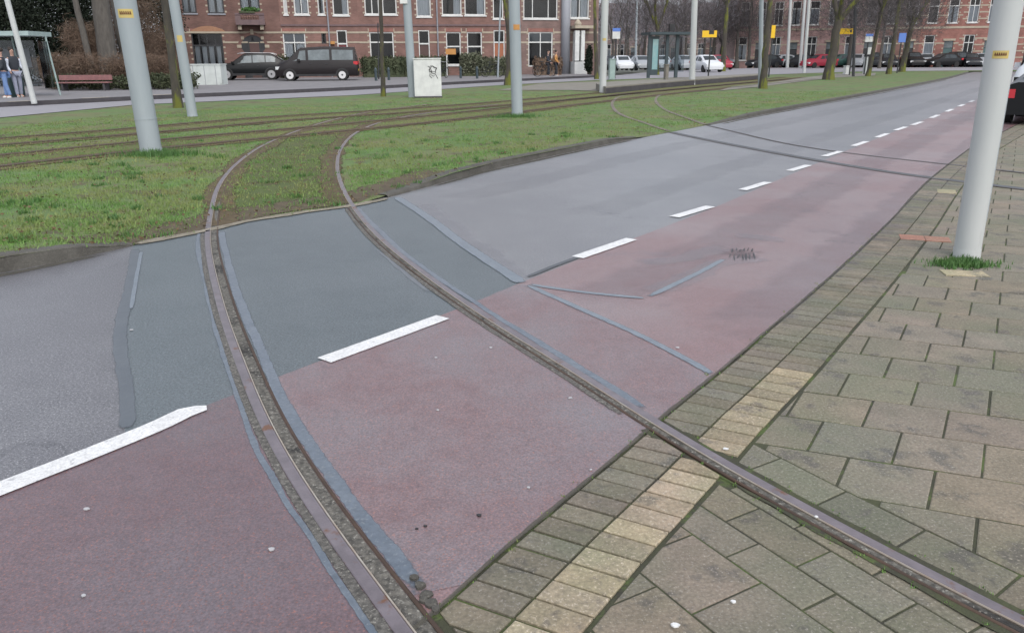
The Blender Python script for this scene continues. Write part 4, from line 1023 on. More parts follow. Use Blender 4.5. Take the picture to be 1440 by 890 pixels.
for i, (x, Y) in enumerate([(862, 95), (884, 112), (905, 100), (940, 118), (965, 98), (990, 120), (1012, 105), (1030, 125), (1060, 110), (898, 130), (870, 140), (975, 138), (925, 142)]):
    bb = V(x, 90, Y); bb.z = 0
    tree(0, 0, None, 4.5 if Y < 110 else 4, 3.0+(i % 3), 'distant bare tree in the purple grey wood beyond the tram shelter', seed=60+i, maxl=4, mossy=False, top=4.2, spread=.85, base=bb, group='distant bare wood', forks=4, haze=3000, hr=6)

# leaf and twig clouds
def cloud(name, blobs, n, size, m, parent=None, thin=False):
    C, S = [], []
    tot = sum(a[3]*a[4]*a[5] for a in blobs)
    for (x, y, z, rx, ry, rz) in blobs:
        k = max(10, int(n*rx*ry*rz/tot)); q = rng.normal(size=(k, 3)); q /= np.linalg.norm(q, axis=1)[:, None]; q *= rng.uniform(.35, 1.0, (k, 1))**.6*(1+.18*rng.normal(size=(k, 1)))
        C.append(q*np.array([rx, ry, rz])+np.array([x, y, z]))
    C = np.concatenate(C); C = C[C[:, 2] > 0]; k = len(C)
    a = rng.normal(size=(k, 3)); a /= np.linalg.norm(a, axis=1)[:, None]; b_ = np.cross(a, rng.normal(size=(k, 3))); b_ /= np.linalg.norm(b_, axis=1)[:, None]
    s = size*rng.uniform(.5, 1.5, (k, 1))
    if thin: A, B = a*s*4, b_*s*.12
    else: A, B = a*s, b_*s*.6
    vv = np.stack([C-A, C+B, C+A, C-B], axis=1).reshape(-1, 3)
    return npmesh(name, vv, np.arange(k*4).reshape(-1, 4), m, parent)
def gx(px, Y): return V(px, 80, Y).x
# evergreen bushes at the left
def bush(px, Y, wpx, h, label, m='ever', n=16000, size=.065, z0=.2, group='evergreen shrubs of the park', name='evergreen_shrub', dy=1.8, thin=False):
    rx = wpx/2/FPX*Y; x = gx(px, Y); rr = random.Random(int(px*7+Y)); e = empty(name, (x, Y, z0), 0, label, 'shrub', group)
    blobs = [(rr.uniform(-.6, .6)*rx, rr.uniform(-.5, .5)*dy, h*rr.uniform(.15, .85), rx*rr.uniform(.35, .6), dy*rr.uniform(.4, .7), h*rr.uniform(.18, .3)) for _ in range(11)]
    blobs.append((0, 0, h*.45, rx*.8, dy*.7, h*.45))
    cloud('foliage', blobs, n, size, M[m], e, thin)
    mb = MB()
    for k in range(4): mb.tube([(rr.uniform(-.3, .3)*rx, 0, -.1), (rr.uniform(-.6, .6)*rx, rr.uniform(-.4, .4), h*.6)], [.06, .02], 6)
    mb.build('stem', M['bark'], e); return e
bush(20, 43, 120, 6.2, 'dark evergreen shrub behind the bus shelter')
bush(95, 45, 120, 6.6, 'dark evergreen shrub above the left half of the red bench')
bush(125, 42, 70, 3.0, 'brown bare shrub right behind the red bench', m='brown', size=.05, thin=True, name='bare_shrub', group='bare brown shrubs of the park')
bush(192, 47, 90, 6.5, 'tangle of brown bare twigs between the brown trunk and the thick grey pole', m='brown', size=.05, thin=True, name='bare_shrub', group='bare brown shrubs of the park')
bush(228, 49, 60, 3.6, 'reddish bare shrub left of the first brick house', m='brown', n=7000, size=.07, name='bare_shrub', thin=True, group='bare brown shrubs of the park')
bush(222, 52, 70, 7.0, 'tall dark green tree left of the first brick house', m='ever')
bush(45, 52, 180, 7.5, 'tall evergreen mass behind everything at the far left')
bush(150, 54, 160, 7.5, 'tall evergreen mass behind the red bench', m='ever')
for i, (x, w_) in enumerate([(75, 60), (120, 60), (165, 60), (210, 60), (245, 40)]):
    bush(x, 38.5, w_, 1.55, ['brown bare hedge behind the left end of the red bench', 'brown bare hedge behind the middle of the red bench', 'brown bare hedge right of the red bench', 'brown bare hedge behind the thick grey pole', 'brown bare hedge left of the pale box'][i], m='brown', n=6000, size=.045, name='bare_shrub', thin=True, dy=.8, group='bare brown hedge of the park')
    bush(x+12, 37.2, w_, .7, ['dark ground cover below the left end of the red bench', 'dark ground cover below the right end of the red bench', 'dark ground cover right of the red bench', 'dark ground cover right of the thick grey pole', 'dark ground cover beside the pale box'][i], m='hedge', n=2500, size=.05, name='ground_cover_shrub', dy=.5, group='low dark shrubs at the pavement')
tree(155, 0, None, 26, 7, 'broad brown trunk rising behind the hedge right of the red bench', seed=15, base=Vector((gx(152, 41), 41, .2)), mossy=False, maxl=3)
tree(172, 0, None, 12, 7, 'thinner brown trunk beside the broad one in the park', seed=16, base=Vector((gx(176, 43), 43, .2)), mossy=False, maxl=3)
tree(105, 0, None, 9, 7, 'thin trunk in front of the evergreens above the red bench', seed=17, base=Vector((gx(128, 40.5), 40.5, .2)), mossy=False, maxl=3)

# red bench
bp_ = V(115, 125, 36); e = empty('park_bench', (gx(115, 36.5), 36.5, .2), R(3), 'long faded red bench in front of the brown hedge', 'bench')
Lb = 1.15
mb = MB(); mb.box(-Lb, Lb, 0, .06, .46, .68); mb.build('backrest', M['bench'], e)
mb = MB(); mb.box(-Lb, Lb, -.42, -.02, .34, .39); mb.build('seat', M['bench'], e)
for x in (-.9, .9):
    mb = MB(); mb.box(x-.04, x+.04, -.38, .05, 0, .34); mb.box(x-.04, x+.04, .06, .10, 0, .66); mb.build('leg', M['darkkerb'], e)

# bus shelter at the left
YB = 31.3; x0 = gx(-40, YB); x1 = gx(63, YB); e = empty('bus_shelter', (x1, YB, .2), R(4), 'pale framed bus shelter at the left edge with a flat roof', 'bus shelter')
Wd = x1-x0
mb = MB(); mb.box(-Wd, -.08, -.75, 1.0, 2.18, 2.34); mb.build('roof', M['shelterg'], e)
for (xx, yy) in ((-.06, .55), (-.06-Wd*.5, .85), (-Wd+.1, .85)):
    mb = MB(); mb.tube([(xx+(0 if xx < -1 else .12), yy, 0), (xx-.05, yy, 2.18)], .035, 10); mb.build('post', M['shelterg'], e)
mb = MB(); mb.box(-Wd+.1, -.75, .88, .9, .35, 2.05); mb.build('glass_panel', M['glass'], e)
mb = MB(); mb.box(-.10, -.06, -.2, .5, .3, 2.0); mb.build('side_pane', M['glass'], e)
mb = MB(); mb.box(-Wd+.1, -.95, .86, .875, 1.05, 1.75); mb.build('timetable_panel', M['dust'], e)
mb = MB(); mb.box(-Wd+.1, -.5, .45, .85, .45, .5); mb.build('bench', M['darkframe'], e)
# bin
bb = G(17, 143, .2); e = empty('litter_bin', (gx(15, 30.6), 30.6, .2), 0, 'dark green litter bin between two waiting people', 'litter bin')
mb = MB(); mb.tube([(0, 0, 0), (0, 0, .08), (0, 0, .75)], [.2, .24, .25], 14); mb.build('body', M['bin'], e, angle=40)
mb = MB(); mb.tube([(0, 0, .75), (0, 0, .82)], [.27, .27], 14); mb.build('rim', M['pipe'], e, angle=40)

# ---------------------------------------------------------------- people
def skinned(name, verts, edges, radii, m, parent, sub=1):
    me = bpy.data.meshes.new(name); me.from_pydata([tuple(v) for v in verts], edges, []); me.update()
    o = bpy.data.objects.new(name, me); COL.objects.link(o); o.parent = parent; me.materials.append(m)
    sk = o.modifiers.new('skin', 'SKIN'); 
    if not me.skin_vertices: 
        bm = bmesh.new(); bm.from_mesh(me); bm.verts.layers.skin.verify(); bm.to_mesh(me); bm.free()
    for i, r_ in enumerate(radii):
        me.skin_vertices[0].data[i].radius = r_ if hasattr(r_, '__len__') else (r_, r_); me.skin_vertices[0].data[i].use_root = (i == 0)
    s = o.modifiers.new('sub', 'SUBSURF'); s.levels = sub; s.render_levels = sub
    sk.use_smooth_shade = True; return o
def person(loc, rz, label, legs='paleJ', top='vest', sleeve='shirt', hair='hair', arms=((.30, -.12), (.24, -.1)), stride=.1, H=1.74, sit=False):
    e = empty('person', loc, rz, label, 'person', 'people waiting or passing by'); s = H/1.74
    # body : one continuous figure (x = side, -y = forward)
    hip, kn, an = .92*s, .5*s, .09*s
    v = [(0, 0, hip), (0, 0, 1.12*s), (0, 0, 1.36*s), (0, .0, 1.47*s), (0, -.01, 1.54*s), (0, -.015, 1.63*s), (0, -.01, 1.71*s)]
    ed_ = [(i, i+1) for i in range(6)]; rad_ = [(.12, .09), (.11, .08), (.10, .08), (.052, .05), (.062, .07), (.078, .09), (.06, .075)]
    for sgn, st in ((1, stride), (-1, -stride)):
        n = len(v); v += [(sgn*.09, 0, hip-.06), (sgn*.10, -.03+st*.3, kn), (sgn*.10, st*.8, an), (sgn*.105, st*.8-.15, .035)]; ed_ += [(0, n), (n, n+1), (n+1, n+2), (n+2, n+3)]; rad_ += [.085, .058, .042, .035]
    for sgn, (fx, fy) in zip((1, -1), arms):
        n = len(v); v += [(sgn*.18, 0, 1.38*s), (sgn*.24, .02, 1.12*s), (sgn*fx, fy-.08, .92*s), (sgn*fx, fy-.13, .84*s)]; ed_ += [(2, n), (n, n+1), (n+1, n+2), (n+2, n+3)]; rad_ += [.045, .036, .030, .034]
    skinned('body', v, ed_, rad_, M['skin'], e, 2)
    # clothing
    tv = [v[0], v[1], v[2], (0, 0, 1.45*s), v[15], v[19]]; skinned('jacket', tv, [(0, 1), (1, 2), (2, 3), (2, 4), (2, 5)], [(.17, .13), (.16, .125), (.15, .125), (.075, .07), .085, .085], M[top], e, 2)
    for o_ in (15, 19):
        skinned('sleeve', [v[o_], v[o_+1], v[o_+2]], [(0, 1), (1, 2)], [.075, .060, .048], M[sleeve], e, 2)
    lv_ = [v[0]]; le = []; lr = [(.165, .125)]
    for b0 in (7, 11):
        n = len(lv_); lv_ += [v[b0], v[b0+1], v[b0+2]]; le += [(0, n), (n, n+1), (n+1, n+2)]; lr += [.1, .074, .06]
    skinned('trousers', lv_, le, lr, M[legs], e, 2)
    for b0 in (9, 13): skinned('shoe', [(v[b0][0], v[b0][1]+.03, .05), (v[b0][0], v[b0][1]-.14, .04)], [(0, 1)], [.05, .045], M['white'], e, 2)
    skinned('hair', [(0, .03, 1.62*s), (0, .02, 1.70*s), (0, -.02, 1.745*s)], [(0, 1), (1, 2)], [(.098, .085), (.112, .115), (.10, .10)], M[hair], e, 2)
    for sx in (-.028, .028):
        mb = MB(); mb.tube([(sx, -.1, 1.64*s), (sx, -.112, 1.64*s)], .009, 6); mb.build('eye', M['black'], e)
    mb = MB(); mb.tube([(0, -.09, 1.635*s), (0, -.125, 1.605*s), (0, -.10, 1.60*s)], [.008, .014, .01], 6); mb.build('nose', M['skin'], e)
    return e
person(Vector((gx(17, 30.3), 30.3, .2)), R(55), 'standing person in a dark vest, white sleeves and pale jeans beside the bin', H=1.76)
person(Vector((gx(1, 29.8), 29.8, .2)), R(-70), 'standing person in blue jeans cut off by the left edge', legs='jeans', sleeve='vest', H=1.72)

# ---------------------------------------------------------------- cars
def car(e, L, W, st, zb, wheels, wr, body, glass='cglass', pillars=(), rim='rim', belt=None, far=False, gl_side=None, rails=False):
    """st: (x from nose 0..L, z_top, z_belt, topwidth factor). Nose points to -x."""
    mb = MB(); rings = []
    for (x, zt, zbel, wf, ww) in st:
        h = W/2*ww
        rings.append([(x-L/2, -h*.90, zb), (x-L/2, -h, zb+.22), (x-L/2, -h, (zb+zbel)/2+.1), (x-L/2, -h*.95, zbel), (x-L/2, -h*wf, zt-.05), (x-L/2, -h*wf*.8, zt), (x-L/2, 0, zt+.012),
                      (x-L/2, h*wf*.8, zt), (x-L/2, h*wf, zt-.05), (x-L/2, h*.95, zbel), (x-L/2, h, (zb+zbel)/2+.1), (x-L/2, h, zb+.22), (x-L/2, h*.90, zb)])
    n = len(rings[0])
    for r_ in rings: mb.v += r_
    for i in range(len(rings)-1):
        for j in range(n-1): mb.f.append((i*n+j, (i+1)*n+j, (i+1)*n+j+1, i*n+j+1)); mb.c.append(None)
        mb.f.append((i*n+n-1, (i+1)*n+n-1, (i+1)*n, i*n)); mb.c.append(None)
    mb.f.append(tuple(range(n))); mb.f.append(tuple(reversed(range((len(rings)-1)*n, len(rings)*n)))); mb.c += [None, None]
    bm = bmesh.new(); me = bpy.data.meshes.new('body'); me.from_pydata(mb.v, [], mb.f); bm.from_mesh(me); bmesh.ops.recalc_face_normals(bm, faces=bm.faces); bm.to_mesh(me); bm.free()
    me.materials.append(M[body]); me.polygons.foreach_set('use_smooth', [True]*len(me.polygons)); me.set_sharp_from_angle(angle=R(38))
    bo = bpy.data.objects.new('body', me); COL.objects.link(bo); bo.parent = e
    def at(x):
        for a, b in zip(st, st[1:]):
            if a[0] <= x <= b[0]:
                t = (x-a[0])/max(b[0]-a[0], 1e-6); return [a[k]+(b[k]-a[k])*t for k in range(5)]
        return st[-1]
    for (xa, xb) in pillars:
        for sg in (-1, 1):
            pts = []
            xs_ = [xa+(xb-xa)*k/5 for k in range(6)]; lo = []; hi = []
            for x in xs_:
                _, zt, zbel, wf, ww = at(x); h = W/2*ww; y0, z0, y1, z1 = h*.95, zbel, h*wf, zt-.05
                f0, f1 = .08, .84
                lo.append((x-L/2, sg*(y0+(y1-y0)*f0+.006), z0+(z1-z0)*f0)); hi.append((x-L/2, sg*(y0+(y1-y0)*f1+.006), z0+(z1-z0)*f1))
            mb = MB()
            for k in range(5): mb.quad(lo[k], lo[k+1], hi[k+1], hi[k])
            mb.build('side_window', M[gl_side or glass], e)
    # windscreen and rear window between the steepest rings
    def screen(i, j, nm_):
        a, b = rings[i], rings[j]; mb = MB(); f = .12
        def pt(r1_, r2_, k, t): p, q = Vector(r1_[k]), Vector(r2_[k]); return p.lerp(q, t)
        nrm = Vector((-1 if nm_ == 'windscreen' else 1, 0, .8)).normalized()*.012
        A = [pt(a, b, 5, f)+nrm, pt(a, b, 7, f)+nrm, pt(a, b, 7, 1-f)+nrm, pt(a, b, 5, 1-f)+nrm]; mb.quad(*A); mb.build(nm_, M[glass], e)
    screen(car.ws[0], car.ws[1], 'windscreen'); screen(car.rs[1], car.rs[0], 'rear_window')
    for x in wheels:
        for sg in (-1, 1):
            y = sg*(W/2-.10); mb = MB()
            mb.tube([(x-L/2, y-.1, wr), (x-L/2, y+.115*sg+(.1 if sg < 0 else -.1)*0, wr)] if sg > 0 else [(x-L/2, y+.1, wr), (x-L/2, y-.115, wr)], wr, 22)
            t = mb.build('wheel', M['tyre'], e, angle=40)
            if not far:
                mb = MB(); mb.tube([(x-L/2, y, wr), (x-L/2, y+sg*.122, wr)], wr*.66, 18); mb.build('rim', M[rim], t, angle=40)
                mb = MB(); mb.tube([(x-L/2, y, wr), (x-L/2, y+sg*.125, wr)], wr*.17, 10); mb.build('hub', M['darkframe'], t)
                arch = MB(); pr = None
                for k in range(15):
                    a_ = math.pi*k/14; q = ((x-L/2)+math.cos(a_)*(wr+.055), wr+math.sin(a_)*(wr+.055)); q2 = ((x-L/2)+math.cos(a_)*(wr-.01), wr+math.sin(a_)*(wr-.01))
                    if pr: arch.quad((pr[0][0], sg*(W/2+.004), pr[0][1]), (q[0], sg*(W/2+.004), q[1]), (q2[0], sg*(W/2+.004), q2[1]), (pr[1][0], sg*(W/2+.004), pr[1][1]))
                    pr = (q, q2)
                arch.build('wheel_arch', M['black'], e)
    zl = st[1][1]-.16
    for sg in (-1, 1):
        mb = MB(); h = W/2; mb.box(.03-L/2, .30-L/2, sg*h*.60, sg*h*.955, zl-.10, zl+.07); mb.build('headlight', M['headlamp'], e)
        zr = st[-2][2]-.02
        mb = MB(); mb.box(L/2-.24, L/2+.012, sg*h*.70, sg*h*.975, zr-.16, zr+.03); mb.build('tail_light', M['redlamp'], e)
    mb = MB(); mb.box(L/2-.01, L/2+.02, -.26, .26, .55, .66); mb.build('number_plate', M['plate'], e)
    if not far:
        mb = MB(); mb.box(-L/2-.02, -L/2+.05, -W*.3, W*.3, zb+.18, zb+.34); mb.build('grille', M['black'], e)
        for sg in (-1, 1):
            mb = MB(); mb.box(L*.28-L/2-.02, L*.28-L/2+.14, sg*(W/2-.02), sg*(W/2+.14), st[3][2]+.02, st[3][2]+.16); mb.build('mirror', M[body], e)
            mb = MB(); mb.box(L*.17-L/2, L*.83-L/2, sg*(W/2-.02), sg*(W/2+.003), zb+.0, zb+.13); mb.build('sill', M['black'], e)
            for x in (L*.43, L*.62):
                mb = MB(); mb.box(x-L/2-.07, x-L/2+.07, sg*(W/2-.02), sg*(W/2+.022), st[3][2]-.13, st[3][2]-.10); mb.build('door_handle', M['darkframe'], e)
            if rails:
                mb = MB(); mb.tube([(L*.36-L/2, sg*W*.36, st[4][1]-.0), (L*.42-L/2, sg*W*.36, st[4][1]+.06), (L*.80-L/2, sg*W*.36, st[4][1]+.03), (L*.85-L/2, sg*W*.36, st[4][1]-.06)], .02, 6); mb.build('roof_rail', M['rim'], e)
car.ws = (3, 4); car.rs = (-3, -2)
suv = [(0, .62, .60, .85, .80), (.10, .80, .74, .85, .93), (.45, .98, .88, .82, 1), (1.25, 1.08, .98, .80, 1), (2.05, 1.60, 1.0, .74, 1), (2.9, 1.66, 1.02, .73, 1), (3.75, 1.58, 1.05, .72, .99), (4.45, 1.12, 1.04, .82, .96), (4.6, .85, .8, .88, .90)]
van = [(0, .70, .66, .85, .82), (.08, .92, .80, .85, .93), (.35, 1.14, .98, .82, 1), (.75, 1.22, 1.10, .82, 1), (1.55, 1.90, 1.13, .80, 1), (2.9, 1.97, 1.13, .80, 1), (4.72, 1.92, 1.13, .80, 1), (4.86, 1.22, 1.1, .86, .98), (4.9, .85, .8, .9, .94)]
hatch = [(0, .55, .52, .85, .80), (.10, .72, .66, .85, .93), (.4, .88, .80, .82, 1), (1.05, .98, .90, .80, 1), (1.85, 1.44, .92, .74, 1), (2.6, 1.48, .94, .73, 1), (3.4, 1.40, .96, .72, .99), (3.95, 1.0, .95, .82, .96), (4.1, .75, .7, .88, .90)]
FA = V(270, 83, 57); FBp = V(840, 80, 65); fd = (FBp-FA); fd.z = 0; flen = fd.length; fd.normalize(); FANG = math.atan2(fd.y, fd.x)
CG = 'cars parked in front of the brick terrace'
c = V(355, 115, 53.0); e = empty('parked_car', (c.x, 53.0, .215), FANG-R(6), 'black estate car parked left of the dark van', 'car', CG)
car(e, 4.6, 1.85, suv, .28, (.9, 3.65), .36, 'cblack', pillars=((1.62, 2.5), (2.56, 3.3), (3.36, 3.95)), gl_side='cglassl', rails=True)
c = V(449, 117, 50.5); e = empty('parked_van', (c.x, 50.5, .215), FANG-R(8), 'dark brown passenger van with white wheel covers', 'van', CG)
car(e, 4.9, 1.9, van, .26, (.85, 3.95), .33, 'cvan', pillars=((1.05, 1.85), (2.0, 3.25), (3.4, 4.65)), gl_side='cglassl', rim='rimw')
# right edge: black low car and white van
low = [(0, .50, .48, .85, .80), (.10, .62, .58, .85, .93), (.5, .76, .70, .82, 1), (1.3, .84, .80, .80, 1), (1.95, 1.16, .82, .70, 1), (2.4, 1.20, .84, .70, 1), (2.9, 1.16, .90, .70, .99), (3.6, .97, .76, .86, .99), (4.0, .92, .62, .88, .96)]
hd_ = math.atan2(ed.y, ed.x)
c = G(1432, 178, 0); rear = Vector((c.x+.50, c.y, 0))
ctr = rear+Vector((math.cos(hd_), math.sin(hd_), 0))*2.0
e = empty('parked_car', ctr, hd_+math.pi, 'low black car cut off by the right edge behind the cream post', 'car', 'cars parked at the right edge')
car(e, 4.0, 1.72, low, .22, (.75, 3.2), .32, 'cblack', pillars=((1.7, 2.7),))
rear = V(1424, 150, 23.5); ctr = Vector((rear.x+.9, 23.5, 0))+Vector((math.cos(hd_), math.sin(hd_), 0))*2.5
e = empty('parked_van', ctr, hd_, 'tall white van at the right edge beyond the low black car', 'van', 'cars parked at the right edge')
vn2 = [(a, b_*1.04, c_, d_, e_) for a, b_, c_, d_, e_ in van]
car(e, 4.9, 1.9, vn2, .26, (.85, 3.95), .33, 'cwhite', pillars=((1.05, 1.85),))

# far cars: prototypes copied
protos = {}
def far_car(px, Y, rz, colr, label, group, shape='hatch', wide=1.0):
    Y = Y+(9 if px > 1020 else 3); key = (colr, shape); loc = Vector((gx(px, Y), Y, .08))
    if key not in protos:
        e = empty('parked_car', loc, rz, label, 'car', group)
        car(e, 4.1 if shape == 'hatch' else 4.6, 1.75, hatch if shape == 'hatch' else suv, .24, (.8, 3.25) if shape == 'hatch' else (.9, 3.65), .31, colr, pillars=((1.45, 2.2), (2.28, 3.2)), far=True, glass='cglass')
        protos[key] = e
    else:
        e = copy_tree(protos[key]); e.location = loc; e.rotation_euler = (0, 0, rz); e['label'] = label; e['group'] = group
    return e
g1 = 'cars parked in front of the far red houses'
far_car(1152, 84, R(20), 'cred', 'small red car below the forked tree', g1)
far_car(1075, 88, R(15), 'cdark', 'dark car seen just right of the mossy knotty trunk', g1)
far_car(1098, 89, R(15), 'csilver', 'silver car right of the mossy knotty trunk', g1)
far_car(1122, 89, R(15), 'cdark', 'dark car among the three pale posts', g1)
far_car(1040, 92, R(15), 'csilver', 'silver car right of the dark trunk beside the white car', g1)
far_car(1180, 88, R(20), 'cgreen', 'dark green car right of the forked trunk', g1)
far_car(1206, 87, R(60), 'csilver', 'silver car right of the dark post', g1)
far_car(1228, 87, R(70), 'cdark', 'dark car below the bus stop panel', g1, 'suv')
far_car(1249, 86, R(75), 'cdark', 'dark red lit car between the two leaning trees', g1)
far_car(1284, 85, R(80), 'cblack', 'black car seen from behind right of the leaning trees', g1, 'suv')
far_car(1303, 86, R(70), 'csilver', 'silver car left of the two green doors', g1)
far_car(1326, 83, R(15), 'cblack', 'black car side on in front of the green doors', g1)
far_car(1342, 84, R(20), 'cblack', 'black estate overlapping the green doors at the right', g1, 'suv')
far_car(1365, 84, R(75), 'cdark', 'dark car left of the cream post in the distance', g1)
far_car(1381, 85, R(80), 'csilver', 'silver car just left of the cream post', g1)
g2 = 'cars beyond the tram shelter'
far_car(994, 72, R(100), 'cwhite', 'white car right of the shelter under the left yellow sign', g2)
far_car(875, 82, R(95), 'cwhite', 'white car right of the cream pole at the terrace corner', g2)
far_car(862, 86, R(95), 'cdark', 'dark car half behind the cream pole at the terrace corner', g2)
far_car(902, 84, R(95), 'csilver', 'silver car left of the tram shelter', g2)
far_car(931, 86, R(95), 'cwhite', 'white car seen through the tram shelter', g2)
far_car(962, 82, R(95), 'csilver', 'silver car behind the right part of the tram shelter', g2)
far_car(888, 90, R(95), 'cdark', 'dark car between the white and the silver car left of the shelter', g2)
far_car(1012, 84, R(95), 'cred', 'red car half hidden behind the white car and trunk', g2)

# ---------------------------------------------------------------- tram shelter, signs
b = V(940, 107, 47); e = empty('tram_shelter', (gx(940, 46), 46, .34), R(10), 'dark framed glass tram shelter on the raised platform', 'tram shelter')
sc = 46/FPX
X = lambda px: (px-940)*sc
mb = MB(); mb.box(X(911), X(976), -.3, 1.3, 2.28, 2.42); mb.build('roof', M['shelter'], e)
for x, wd in ((911.5, .16), (936, .16), (950, .18), (974, .1)):
    mb = MB(); mb.box(X(x), X(x)+wd, .0, .12, 0, 2.28); mb.build('post', M['shelter'], e)
mb = MB(); mb.box(X(915), X(926), .02, .16, .15, 2.2); pc = mb.build('poster_case', M['shelter'], e)
mb = MB(); mb.box(X(917.5), X(925), .0, .019, .45, 2.05); mb.build('poster', M['poster'], pc)
mb = MB(); mb.box(X(928), X(972), 1.0, 1.03, .3, 2.2); mb.build('glass_panel', M['glass'], e)
mb = MB(); mb.box(X(927), X(948), .6, .95, .45, .5); mb.build('bench', M['darkframe'], e)
mb = MB(); mb.box(X(940), X(947), .0, .25, 2.45, 2.85); mb.build('display_box', M['black'], e)
def sign(px, py0, py1, Y, wpx, m, label, name='road_sign', post_px=None, band=None, zb=.06, cat='sign', mark=None, w_frame=True):
    c = V(px, py1, Y); z0 = c.z; z1 = V(px, py0, Y).z; x = c.x; w_ = wpx/2/FPX*Y; e = empty(name, (x, Y, zb), R(-2), label, cat, 'signs of the tram stop')
    mb = MB(); mb.box(-w_, w_, -.04, .04, z0-zb, z1-zb); p_ = mb.build('panel', M[m], e)
    if band: mb = MB(); mb.box(-w_, w_, -.046, -.041, z0-zb+(z1-z0)*.68, z1-zb); mb.build('blue_band', M[band], p_)
    if mark: 
        for (a0, a1, b0, b1) in mark:
            mb = MB(); mb.box(-w_+2*w_*a0, -w_+2*w_*a1, -.047, -.041, z0-zb+(z1-z0)*b0, z0-zb+(z1-z0)*b1); mb.build('marking', M['black'], p_)
    px_ = (post_px-px)/FPX*Y if post_px else 0
    mb = MB(); mb.tube([(px_, .09, 0), (px_, .09, z1-zb)], .05, 10); mb.build('post', M['darkframe'], e)
    return e
sign(866.5, 40, 55, 55, 10, 'white', 'white bus stop panel with a blue top right of the terrace corner', 'bus_stop_sign', band='signblue')
sign(997.5, 43.5, 53, 58, 19, 'signyellow', 'yellow information board right of the tram shelter', 'information_board', post_px=1000, mark=[(.45, .8, .45, 1.0)])
sign(1086.5, 36, 54, 57, 5, 'signyellow', 'narrow yellow board peeping out behind the knotty mossy trunk', 'information_board')
sign(1189, 40.5, 48.5, 60, 22, 'signyellow', 'yellow information board right of the forked trunk', 'information_board', post_px=1201, mark=[(.74, .84, .3, .75)])
sign(1221.5, 48, 59.5, 62, 9.5, 'white', 'white bus stop panel with a blue top right of the dark post', 'bus_stop_sign', band='signblue')
sign(1223.5, 67, 77, 61, 7, 'white', 'small white panel below the right bus stop panel', 'timetable_board')
sign(1268, 47, 60, 66, 9, 'signblue', 'blue square sign behind the leaning trees', 'road_sign')
def small_box(px, py0, py1, Y, wpx, m, label, name):
    z1 = V(px, py0, Y).z; w_ = wpx/2/FPX*Y; e = empty(name, (gx(px, Y), Y, .06), R(5), label, 'cabinet', 'small white boxes by the tracks')
    mb = MB(); mb.box(-w_, w_, 0, .4, .05, z1-.06); mb.build('housing', M[m], e); mb = MB(); mb.box(-w_-.03, w_+.03, -.03, .43, z1-.06, z1-.02); mb.build('lid', M[m], e)
    mb = MB(); mb.box(-w_+.03, w_-.03, -.01, -.001, .12, z1-.15); mb.build('door', M[m], e)
small_box(1195, 93.5, 108, 61, 6.5, 'white', 'small white box at the foot of the dark post', 'utility_cabinet')
small_box(1222, 81, 95, 63, 5, 'polecream', 'narrow cream box below the right bus stop panel', 'utility_cabinet')
small_box(862, 84, 106, 52, 7.5, 'shelterg', 'pale ticket machine at the left end of the tram platform', 'ticket_machine')
small_box(939.5, 92, 121, 42.5, 4, 'path', 'narrow grey marker post in front of the tram shelter', 'marker_post')

# ---------------------------------------------------------------- the brick terrace
fn = Vector((fd.y, -fd.x, 0))      # outward, towards the camera
def FP(px, py):
    dd = fw*FPX+rt*(px-720)-up*(py-445); o = Vector((0, 0, CAM_H)); t = (FA-o).dot(fn)/dd.dot(fn); p = o+dd*t
    return (Vector((p.x, p.y, 0))-Vector((FA.x, FA.y, 0))).dot(fd), p.z
def wall_with_holes(mb, u0, u1, z0, z1, holes, rev=.16):
    us = sorted(set([u0, u1]+[h[0] for h in holes]+[h[1] for h in holes])); zs = sorted(set([z0, z1]+[h[2] for h in holes]+[h[3] for h in holes]))
    us = [u for u in us if u0 <= u <= u1]; zs = [z for z in zs if z0 <= z <= z1]
    for ua_, ub in zip(us, us[1:]):
        for za, zb_ in zip(zs, zs[1:]):
            cu, cz = (ua_+ub)/2, (za+zb_)/2
            if any(h[0] < cu < h[1] and h[2] < cz < h[3] for h in holes): continue
            mb.quad((ua_, 0, za), (ub, 0, za), (ub, 0, zb_), (ua_, 0, zb_))
    for (a, b, c, d) in holes:
        mb.quad((a, 0, c), (a, rev, c), (a, rev, d), (a, 0, d)); mb.quad((b, rev, c), (b, 0, c), (b, 0, d), (b, rev, d)); mb.quad((a, 0, d), (a, rev, d), (b, rev, d), (b, 0, d)); mb.quad((a, rev, c), (a, 0, c), (b, 0, c), (b, rev, c))
